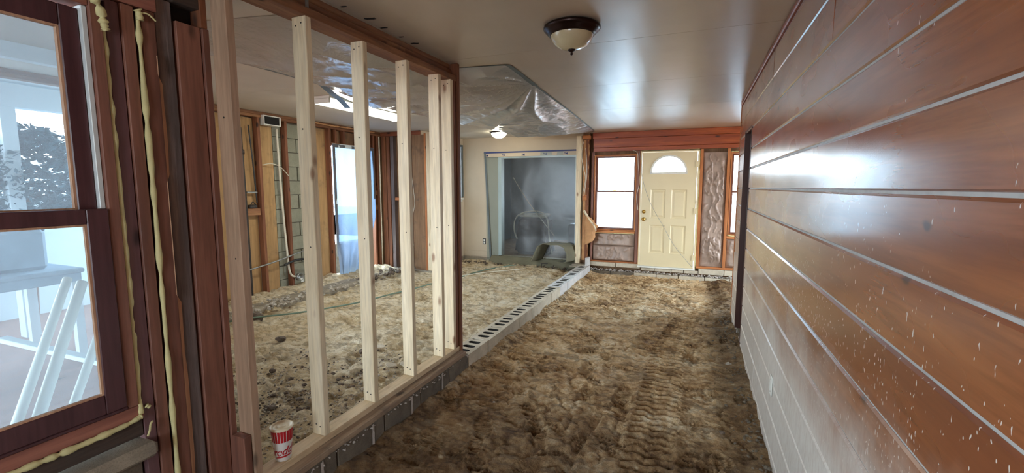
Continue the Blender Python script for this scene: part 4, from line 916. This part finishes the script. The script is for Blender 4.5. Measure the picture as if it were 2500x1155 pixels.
tag(box('storage_chest', -5.8, -5.2, 1.4, 2.05, .701, 1.05, 'benchblue', None, .03), 'blue-grey chest on the bench outside the near window', 'box')
def leanpipe(name, p0, p1, r, lab, mat='pvc'): tag(tube(name, [p0, p1], r, mat, None, 12, False), lab, 'pipe')
leanpipe('leaning_pipe', (-2.2, .485, -.09), (-2.8, 1.161, .969), .018, 'leftmost of the white pipes leaning outside the lower window pane')
leanpipe('leaning_pipe', (-2.2, .555, -.09), (-2.8, 1.215, .94), .022, 'thicker white pipe leaning beside the leftmost one outside the lower pane')
leanpipe('leaning_pipe', (-2.3, .68, -.09), (-2.65, 1.2, .72), .018, 'right white pipe leaning lower outside the window pane')
tag(box('floor_plank', -4.2, -3.2, 1.5, 1.56, .30, .33, 'siding', None, .004, (0, .22, .35)), 'white slat lying diagonally outside behind the leaning pipes', 'board')
bu = root('bush', (-6.5, 2.45, -.1), 'leafy bush outside the upper pane of the near window', 'bush')
bm = bmesh.new(); r = random.Random(9)
for k in range(5200):
    a = r.uniform(0, 2 * PI); ph = math.acos(r.uniform(-1, 1)); q = r.uniform(.45, 1) ** .5
    c = Vector((-6.5 + .42 * q * math.sin(ph) * math.cos(a), 2.45 + .62 * q * math.sin(ph) * math.sin(a), 1.50 + .56 * q * math.cos(ph)))
    e = Matrix.Rotation(r.uniform(0, 6.28), 3, 'Z') @ Matrix.Rotation(r.uniform(-1, 1), 3, 'X') @ Matrix.Rotation(r.uniform(-1, 1), 3, 'Y'); s = r.uniform(.03, .06)
    vs = [bm.verts.new(c + e @ Vector(p) * s) for p in ((-1, 0, 0), (0, -.45, .08), (1, 0, 0), (0, .45, .08))]; bm.faces.new(vs)
me = bpy.data.meshes.new('foliage'); bm.to_mesh(me); bm.free(); fo = link('foliage', me, (0, 0, 0), bu, 'bush'); fo['kind'] = 'stuff'
tube('stem', [(-6.5, 2.4, -.1), (-6.5, 2.43, .5), (-6.5, 2.45, 1.3)], .03, 'oldz', bu, 7)
tag(box('neighbour_wall', -12.2, -12, -6, 12, -.1, 1.9, 'siding'), 'pale far building beyond the porch', 'building')
# outside the back wall: white porch structure
pb = root('back_porch', (-.5, 11, 0), 'white framed porch seen through the back windows', 'porch', kind='structure')
box('rear_wall', -2.5, 3.5, 12.0, 12.1, -.2, 1.0, 'siding', pb); box('beam', -2.4, 3.5, 10.8, 10.9, 2.2, 2.3, 'siding', pb)
for x in (-1.52, .3, 1.2, 2.2): box('post', x, x + .05, 10.8, 10.9, -.2, 2.1, 'siding', pb)
box('deck', -1.15, 3.5, 8.45, 12, -.4, -.25, 'siding', pb)
tag(box('ground', -20, 20, 12.1, 60, -.4, -.25, 'deck'), 'ground outside beyond the back porch', 'ground', kind='structure')
tag(box('ground', 3.25, 20, -12, 12.1, -.4, -.25, 'deck'), 'ground outside right of the bay', 'ground', kind='structure')
tag(box('ground', -30, 3.25, -30, -12.01, -.4, -.25, 'deck'), 'ground outside behind the camera', 'ground', kind='structure')
tag(box('ground', -30, -5.6, 3.2, 30, -.4, -.25, 'siding'), 'pale ground outside the outer wall opening', 'ground', kind='structure')

# ------------------------------------------------------------------ stud partition
sp_ = root('stud_partition', (-1.84, 2.2, -.01), 'open partition of pale new two-by-four studs on a sill over the block curb', 'stud wall')
X0, X1 = -1.889, -1.80
ystud = [1.325, 1.735, 2.145, 2.565, 2.962, 3.140]
for i, y in enumerate(ystud):
    o = box('stud', X0, X1, y, y + .038, .071, 2.243, ['tanpink', 'newz', 'newz', 'newz', 'newz', 'newz'][i], sp_, .003)
    for (q, z) in ((.3, 2.2), (.7, 2.21), (.45, 1.7), (.6, 1.1), (.35, .13), (.65, .12)):
        h = lathe('nail', [(0, 0), (.004, 0), (.004, .0012), (0, .0014)], (X0 + .089 * q, y - .0002, z), 'iron', o, 8); h.rotation_euler = (PI / 2, 0, 0)
box('stud', X0, X1, 3.181, 3.217, .071, 2.243, 'oldz', sp_, .003)
box('corner_post', X0 - .01, X1 + .01, 3.235, 3.27, -.0, CZ - .002, 'oldz', sp_, .003)
box('bottom_plate', X0, X1, 1.2, 2.603, .033, .0705, 'newy', sp_, .002); box('bottom_plate', X0, X1, 2.607, 3.232, .033, .0705, 'newy', sp_, .002)
box('sill_plate', -1.93, -1.742, 1.2, 3.24, -.006, .0325, 'silly', sp_, .004)
hd = root('header_beam', (-1.86, 2.3, 2.31), 'old brown doubled top plate running below the ceiling over the new studs', 'beam')
box('lower_plate', -1.93, -1.80, 1.19, 3.232, 2.2435, 2.285, 'oldy', hd, .002)
box('upper_plate', -1.93, -1.842, 1.19, 2.62, 2.286, 2.335, 'oldy', hd, .002); box('upper_plate', -1.93, -1.842, 2.624, 3.29, 2.286, 2.335, 'oldy', hd, .002)
box('upper_plate', -1.93, -1.864, 1.19, 3.29, 2.336, CZ - .002, 'oldy', hd, .002)
box('metal_strap', -1.8405, -1.838, 1.78, 1.80, 2.287, 2.36, 'metal', hd)
# handwritten pencil marks on studs
# curb blocks
cu_ = root('block_curb', (-1.845, 5, -.2), 'row of hollow grey concrete blocks dividing the dirt passage from the sand floor', 'curb')
def curb_block(y, L, zt, solid, mat, jit=0):
    x0, x1 = -1.94 + jit, -1.748 + jit; zb = -.28
    if solid: return box('block', x0, x1, y, y + L - .008, zb, zt, mat, cu_, .005)
    bm = bmesh.new(); hx0, hx1 = x0 + .036, x1 - .036; y1 = y + L - .006
    # outline of top face with half notches at both ends and three oval cores
    def oval(cy, hw):
        n = 6; r_ = min(hw, .03); pts = []
        for (cx, sg) in ((hx1 - r_, 1), (hx0 + r_, -1)):
            for k in range(n + 1):
                a = -PI / 2 + PI * k / n; a = a if sg > 0 else a + PI
                pts.append((cx + r_ * math.cos(a), cy + hw * math.sin(a)))
        return pts
    outer = [(x0, y), (x1, y), (x1, y1), (x0, y1)]
    hs = [oval(y + L * (k + .5) / 4 + 0, .025) for k in range(4)]
    hs = [oval(y + L * q, .029) for q in (.205, .475, .745)]
    hs.append(oval(y + L * .985 - .012, .013))
    # top face as strips between holes, built by bridging every hole with a bounding cell
    cells = [(y, y + L * .34), (y + L * .34, y + L * .61), (y + L * .61, y + L * .89), (y + L * .89, y1)]
    for (c0, c1), h_ in zip(cells, hs):
        V = [bm.verts.new((p[0], p[1], zt)) for p in h_]; B = [bm.verts.new((p[0], p[1], zt - .19)) for p in h_]
        n = len(V)
        R = []
        for p in h_:
            # push the point out to the cell border
            cx, cy = (x0 + x1) / 2, (c0 + c1) / 2; hx, hy = (x1 - x0) / 2, (c1 - c0) / 2; hcx = sum(q[0] for q in h_) / n; hcy = sum(q[1] for q in h_) / n
            dx, dy = p[0] - hcx, p[1] - hcy; t = min(hx / max(abs(dx), 1e-6), hy / max(abs(dy), 1e-6)); R.append((cx + dx * t, cy + dy * t))
        Rv = [bm.verts.new((p[0], p[1], zt)) for p in R]
        for k in range(n):
            k2 = (k + 1) % n; bm.faces.new([V[k], V[k2], Rv[k2], Rv[k]][::-1]); bm.faces.new([V[k], V[k2], B[k2], B[k]])
        # cell corners
        cs = [(x0, c0), (x1, c0), (x1, c1), (x0, c1)]
        for k in range(n):
            k2 = (k + 1) % n; a, b = R[k], R[k2]
            if abs(a[0] - b[0]) > 1e-5 and abs(a[1] - b[1]) > 1e-5:
                c = min(cs, key=lambda q: abs(q[0] - a[0]) + abs(q[1] - a[1]) + abs(q[0] - b[0]) + abs(q[1] - b[1]))
                bm.faces.new([Rv[k], Rv[k2], bm.verts.new((c[0], c[1], zt))])
        bm.faces.new(B)
    def q(a, b, c, d): bm.faces.new([bm.verts.new(p) for p in (a, b, c, d)])
    q((x1, y, zt), (x1, y1, zt), (x1, y1, zb), (x1, y, zb)); q((x0, y, zt), (x0, y1, zt), (x0, y1, zb), (x0, y, zb)); q((x0, y, zt), (x1, y, zt), (x1, y, zb), (x0, y, zb)); q((x0, y1, zt), (x1, y1, zt), (x1, y1, zb), (x0, y1, zb))
    bmesh.ops.remove_doubles(bm, verts=bm.verts[:], dist=1e-5); bmesh.ops.recalc_face_normals(bm, faces=bm.faces[:])
    bm.verts.index_update(); vs = [v.co[:] for v in bm.verts]; fs = [tuple(v.index for v in f.verts) for f in bm.faces]; bm.free()
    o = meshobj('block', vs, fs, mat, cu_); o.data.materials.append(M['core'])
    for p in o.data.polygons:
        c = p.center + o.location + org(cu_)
        if c.z < zt - .01 and abs(c.x - (x0 + x1) / 2) < .075 and y + .006 < c.y < y1 - .006: p.material_index = 1  # core walls and bottoms take the painted shade
    return o
yb = .97
k = 0
while yb < 3.2:
    L = min(.40, 3.29 - yb); curb_block(yb, L, -.007, True, 'blockd', random.uniform(-.003, .003)); yb += L; k += 1
yb = 3.30
for k in range(12):
    curb_block(yb, .40, -.022 + random.uniform(-.003, .003), False, 'block' if k < 7 else 'blockw', random.uniform(-.005, .005)); yb += .40 if k < 11 else .3
for yy in (1.25, 1.65, 2.05, 2.45, 2.85): grid('mortar_smear', 4, 12, lambda u, v: (-1.745 + .004 * vnoise(v * 5, u, 1, 3), yy - .008 + .02 * u + .006 * fbm(v * 4, u, 1, 2, 7), -.17 + v * .155), 'mortar', cu_)
rubble('mortar_crumbs', 160, lambda r: (-1.745 + r.uniform(-.012, .006), r.uniform(1.0, 3.3), -.02 + r.uniform(-.02, .008)), .009, 'mortar', cu_, 15)

# ------------------------------------------------------------------ ceiling plastic sheet
Apts = [(-1.97, 2.02), (-1.97, 2.7), (-1.97, 3.34), (-1.44, 3.43), (-1.46, 3.8), (-1.485, 4.17), (-1.56, 5.8), (-1.70, 7.95)]
Bpts = [(-3.35, 1.75), (-3.33, 2.66), (-3.34, 3.30), (-3.54, 3.78), (-3.8, 4.35), (-3.5, 5.3), (-3.3, 6.8), (-3.1, 7.9)]
at = [0, .1, .24, .38, .44, .5, .72, 1]; bt = [0, .1, .2, .32, .44, .6, .8, 1]
def cfilm(u, v):
    ax = np.interp(v, at, [p[0] for p in Apts]); ay = np.interp(v, at, [p[1] for p in Apts]); bx = np.interp(v, bt, [p[0] for p in Bpts]); by = np.interp(v, bt, [p[1] for p in Bpts])
    x = ax * (1 - u) + bx * u; y = ay * (1 - u) + by * u
    e = np.minimum(np.minimum(u, 1 - u) * 5, np.minimum(v, 1 - v) * 10); e = np.clip(e, 0, 1)
    ang = np.arctan2(y - 4.17, -(x + 1.485)); rad = np.hypot(x + 1.485, y - 4.17)
    fold = (1 - np.abs(np.sin(ang * 12 + 1.0 * vnoise(rad * 1.2, ang * 3, 1, 4))) ** .5) * np.clip(rad / .15, 0, 1) * np.exp(-rad / 2.2)
    fold2 = np.abs(fbm(x * 1.0, y * .35, .35, 4, 14)) * .12
    sag = .06 + .05 * np.exp(-((y - 7.6) / .5) ** 2) + .03 * vnoise(x, y, .8, 3)
    z = CZ - .004 - e * (sag + .08 * fold + fold2 * .5 + .022 * np.abs(fbm(x, y, .16, 3, 77)))
    return x, y, z
f = grid('ceiling_plastic', 170, 420, cfilm, 'film'); tag(f, 'crumpled clear plastic sheet taped up under the ceiling over the curb line', 'plastic sheet')
def strip(name, pts, w_, mat, parent, z=CZ - .004, th=.0015):
    bm = bmesh.new(); L = []; P = [Vector((p[0], p[1], p[2] if len(p) > 2 else z)) for p in pts]
    for i, p in enumerate(P):
        d = (P[min(i + 1, len(P) - 1)] - P[max(i - 1, 0)]); d.z = 0; d.normalize(); nrm = Vector((-d.y, d.x, 0)) * (w_ / 2 if not callable(w_) else w_(i / (len(P) - 1)) / 2)
        L.append((p + nrm, p - nrm))
    vs = []; fs = []
    for a, b in L: vs += [a[:], b[:], (a.x, a.y, a.z - th), (b.x, b.y, b.z - th)]
    for i in range(len(L) - 1):
        a = i * 4; b = a + 4; fs += [(a, a + 1, b + 1, b), (a + 2, b + 2, b + 3, a + 3), (a, b, b + 2, a + 2), (a + 1, a + 3, b + 3, b + 1)]
    fs += [(0, 2, 3, 1), (len(vs) - 4, len(vs) - 3, len(vs) - 1, len(vs) - 2)]
    bm.free(); return meshobj(name, vs, fs, mat, parent)
tp = f
strip('tape_strip', [(-1.90, 3.38), (-1.66, 3.40), (-1.44, 3.43)], .035, 'tape', tp); strip('tape_strip', [(-1.44, 3.43), (-1.455, 3.8), (-1.475, 4.2)], .05, 'tape', tp, CZ - .006)
strip('tape_strip', [(-1.475, 4.2), (-1.55, 5.8), (-1.66, 7.5), (-1.69, 7.95), (-1.76, 8.05)], .022, 'tape', tp)
strip('tape_strip', [(-1.90, 3.36), (-1.93, 3.42), (-1.96, 3.30)], .05, 'tape', tp, CZ - .01)
tp = tag(strip('tape_flap', smoothpath([(-3.36, 2.5, CZ - .004), (-3.34, 2.9, CZ - .006), (-3.35, 3.2, CZ - .008)], 5), .028, 'tape', None), 'thin strip of dark tape on the ceiling left of the nearest studs', 'tape')
tp = tag(strip('tape_flap', smoothpath([(-3.28, 3.3, CZ - .01), (-3.38, 3.55, CZ - .05), (-3.5, 3.78, CZ - .06), (-3.62, 4.0, CZ - .08), (-3.68, 4.1, CZ - .09)], 5), .07, 'tape', None), 'loose grey tape tail hanging over the fluorescent light', 'tape')
tp = tag(strip('tape_flap', [(-3.15, 7.95), (-3.0, 7.9), (-2.9, 7.75)], .05, 'tape', None), 'short grey tape piece on the ceiling beside the lit dome light', 'tape')

# ------------------------------------------------------------------ lights fittings
fx_ = root('fluorescent_fixture', (-3.79, 4.5, CZ), 'lit long fluorescent ceiling light over the gutted room', 'ceiling light')
box('housing', -3.93, -3.65, 3.80, 5.24, CZ - .03, CZ - .001, 'whitepaint', fx_, .003)
vs = [(-3.92, 3.82, CZ - .03), (-3.66, 3.82, CZ - .03), (-3.69, 3.83, CZ - .075), (-3.89, 3.83, CZ - .075)]; vs2 = [(x, 5.22 if y < 3.825 else 5.21, z) for x, y, z in vs]
meshobj('lens', vs + vs2, [(0, 1, 2, 3), (7, 6, 5, 4), (0, 4, 5, 1), (1, 5, 6, 2), (2, 6, 7, 3), (3, 7, 4, 0)], 'tube', fx_)
box('end_cap', -3.925, -3.655, 3.795, 3.818, CZ - .08, CZ - .03, 'whitepaint', fx_, .003); box('end_cap', -3.925, -3.655, 5.222, 5.245, CZ - .08, CZ - .03, 'whitepaint', fx_, .003)
dl = root('dome_light', (-3.3, 7.45, CZ), 'small lit white dome ceiling light near the beige wall', 'ceiling light')
lathe('base', [(0, 0), (.15, 0), (.15, -.02), (.12, -.025)], (-3.3, 7.45, CZ - .001), 'bronze', dl); lathe('dome', [(.135, -.02), (.13, -.05), (.10, -.085), (.05, -.105), (0, -.11)], (-3.3, 7.45, CZ), 'dome', dl)
cl = root('bronze_ceiling_light', (-.742, 2.78, CZ), 'unlit bronze-rimmed alabaster bowl light on the passage ceiling', 'ceiling light')
lathe('rim', [(0, 0), (.160, 0), (.172, -.008), (.174, -.018), (.166, -.028), (.158, -.032), (.156, -.038), (.148, -.042), (.147, -.048), (.139, -.052), (.136, -.058), (.128, -.058), (.126, -.04)], (-.742, 2.78, CZ - .001), 'bronze', cl, 64)
lathe('bowl', [(.131, -.052), (.128, -.068), (.115, -.092), (.092, -.115), (.06, -.131), (.025, -.139), (0, -.14)], (-.742, 2.78, CZ), 'alabaster', cl, 56)
lathe('finial', [(0, -.138), (.022, -.139), (.024, -.144), (.016, -.150), (.007, -.153), (.007, -.160), (.009, -.165), (.005, -.172), (0, -.173)], (-.742, 2.78, CZ), 'bronze', cl, 24)

# ------------------------------------------------------------------ paper cup with red print
CX, CY, CB = -1.846, 1.51, .0708
cp = root('paper_cup', (CX, CY, CB), 'white paper cup with red stripes and red script, standing on the sill plate', 'cup')
H, R0, R1 = .165, .036, .0505
def rad(z): return R0 + (R1 - R0) * z / H
lathe('cup_body', [(0, .003), (R0 - .002, .003), (R0 - .001, 0), (R0, .001), (rad(.05), .05), (rad(.1), .1), (R1, H)], (CX, CY, CB), 'cupwhite', cp, 64)
lathe('lid', [(R1 + .0015, H - .006), (R1 + .003, H - .002), (R1 + .003, H + .004), (R1 - .001, H + .007), (R1 - .006, H + .006), (R1 - .009, H + .001), (.014, H + .001), (.012, H + .003), (0, H + .003)], (CX, CY, CB), 'cuplid', cp, 64)
tube('lid_emboss', [(CX - .018, CY - .012, CB + H + .002), (CX, CY - .018, CB + H + .002), (CX + .018, CY - .008, CB + H + .002), (CX + .016, CY + .01, CB + H + .002)], .0012, 'cuplid', cp, 5)
def wrap(name, a0, a1, z0, z1, n=4, zs_=None):
    vs, fs = [], []
    for i in range(n + 1):
        a = a0 + (a1 - a0) * i / n
        for z in (z0, z1): q = rad(z) + .0006; vs.append((CX + q * math.cos(a), CY + q * math.sin(a), CB + z))
    for i in range(n): fs.append((2 * i, 2 * i + 2, 2 * i + 3, 2 * i + 1))
    return meshobj(name, vs, fs, 'red', cp, True)
for k in range(22):
    a = 2 * PI * k / 22; wrap('red_stripe', a, a + 2 * PI / 22 * .82, .100, .158)
front = math.atan2(-CY, -CX)
me = textmesh("Freddy's", .056, 'red', 'lettering', None, .35, .0012, .0)
for v in me.vertices:
    z = .036 + v.co.y + (v.co.x) * .10; a = front + .22 + v.co.x / .044; q = rad(z) + .0009
    v.co = Vector((q * math.cos(a), q * math.sin(a), z))
me.update(); link('lettering', me, (CX, CY, CB), cp, 'red')
vs, fs = [], []; n = 20
for i in range(n + 1):
    s = -1 + 2 * i / n; a = front + .12 + s * 1.15
    for dz in (0, .008 * (1 - abs(s) ** 3) + .001): z = .022 + s * .004 + dz; q = rad(z) + .0009; vs.append((CX + q * math.cos(a), CY + q * math.sin(a), CB + z))
for i in range(n): fs.append((2 * i, 2 * i + 2, 2 * i + 3, 2 * i + 1))
meshobj('underline', vs, fs, 'red', cp, True)

# ------------------------------------------------------------------ hose, rocks and rubble on the ground
def gz(x, y):
    fn = dirt_h if x > -1.76 else sand_h
    return None
hs_ = tube('garden_hose', [(-4.7, 2.95, -.03), (-4.5, 3.39, -.035), (-4.2, 3.77, -.04), (-3.9, 4.35, -.04), (-3.8, 4.9, -.045), (-3.7, 5.34, -.045), (-3.63, 5.76, -.045), (-3.5, 6.2, -.045), (-3.45, 6.8, -.05), (-3.33, 7.4, -.06), (-3.1, 7.8, -.06)], .010, 'hose', None, 7); tag(hs_, 'thin green garden hose lying across the sand floor', 'hose')
tag(tube('cord', [(-3.5, 6.4, -.04), (-3.25, 6.8, -.035), (-3.0, 7.15, -.045), (-2.8, 7.5, -.06)], .007, 'white_cable', None, 6), 'thin pale cord on the sand beside the far part of the garden hose', 'cord')
rocks = [(-3.66, 3.04, .055, 'large brown rock alone on the pale sand behind the first stud'), (-3.10, 2.48, .034, 'dark lump near the dark stud-side edge of the sand'),
         (-2.60, 2.05, .045, 'large dark rock with pale top just above the paper cup'), (-2.74, 3.12, .035, 'dark rock partly hidden behind the second pale stud'), (-4.54, 3.49, .09, 'big dark chunk beside the hose at the slab edge')]
for i, (x, y, s, lab) in enumerate(rocks):
    o = link('rock', rockmesh(s, i + 3, 2), (x, y, float(sand_h(np.array([x]), np.array([y]))[0]) + s * .35), None, 'rock'); tag(o, lab, 'rock')
r = random.Random(21)
small = [(-3.0, 2.61), (-2.83, 2.42), (-2.64, 2.38), (-2.6, 2.62), (-2.49, 2.56), (-2.40, 2.49), (-2.72, 2.17), (-2.35, 2.13), (-2.38, 2.09), (-2.2, 2.32), (-2.26, 2.94), (-2.41, 2.72), (-2.66, 2.23), (-2.9, 2.15), (-2.5, 2.2), (-2.75, 2.7), (-2.3, 2.5), (-2.55, 1.95)]
for i, (x, y) in enumerate(small):
    s = r.uniform(.016, .032); o = link('rock', rockmesh(s, i + 60), (x, y, -.07 + s * .3), None, 'rock'); tag(o, 'small dark stone in the rubble patch on the sand behind the studs', 'rock', 'dark stones in the rubble patch')
for i, (x, y, s, lab) in enumerate([(-1.31, 2.85, .022, 'small grey stone on the dark dirt left of the tread marks'), (-.85, 2.75, .02, 'small flat pale stone on the dirt near the gouge'), (.22, 3.05, .02, 'dark clod on the dirt near the right-hand boards'), (.33, 4.3, .03, 'grey stone at the foot of the varnished wall')]):
    o = link('rock', rockmesh(s, i + 90), (x, y, -.175 + s * .4), None, 'rockl' if i != 2 else 'rock'); tag(o, lab, 'rock')
for i, (x, y, a, lab) in enumerate([(-2.27, 2.92, .3, 'flat grey-blue slate shard right of the second pale stud'), (-2.18, 2.98, -.4, 'second slate shard touching the first between the studs'), (-2.63, 3.24, .2, 'thin grey shard further back on the sand')]):
    bm = bmesh.new(); bmesh.ops.create_circle(bm, cap_ends=True, radius=.05, segments=7)
    for v in bm.verts: v.co *= random.uniform(.7, 1.1); v.co.y *= .6
    ex = bmesh.ops.extrude_face_region(bm, geom=bm.faces[:]); [setattr(v, 'co', v.co + Vector((0, 0, .008))) for v in ex['geom'] if isinstance(v, bmesh.types.BMVert)]
    me = bpy.data.meshes.new('shard'); bm.to_mesh(me); bm.free(); o = link('slate_shard', me, (x, y, -.055), None, 'block'); o.rotation_euler = (.15, .1, a); tag(o, lab, 'shard')
def gb(r):
    x = r.gauss(-2.6, .38); y = r.gauss(2.3, .4); x = min(-2.0, max(-3.8, x)); y = max(1.4, y); return (x, y, -.075 + r.uniform(-.004, .014))
tag(rubble('gravel', 1500, gb, .010, 'rockl', None, 31), 'scattered pale gravel and crumbs in the rubble patch on the sand', 'gravel')
tag(rubble('gravel', 500, gb, .012, 'rock', None, 32), 'scattered dark gravel bits in the rubble patch on the sand', 'gravel')
tag(rubble('dirt_clods', 1200, lambda r: (r.uniform(-1.7, .42), 1.9 + 4 * r.random() ** 1.4, -.178 + r.uniform(-.006, .012)), .011, 'dirt', None, 33), 'small loose clods over the brown dirt floor', 'clods')
tag(rubble('dirt_clods', 500, lambda r: (-1.72 + abs(r.gauss(0, .05)), r.uniform(1.5, 7.8), -.15 + r.uniform(-.02, .02)), .014, 'dirt', None, 34), 'loose clods piled along the foot of the block curb', 'clods')
tag(rubble('dirt_clods', 400, lambda r: (.44 - abs(r.gauss(0, .06)), r.uniform(1.8, 5.9), -.155 + r.uniform(-.02, .02)), .014, 'blockd', None, 35), 'dark crumbs along the foot of the varnished wall', 'clods')
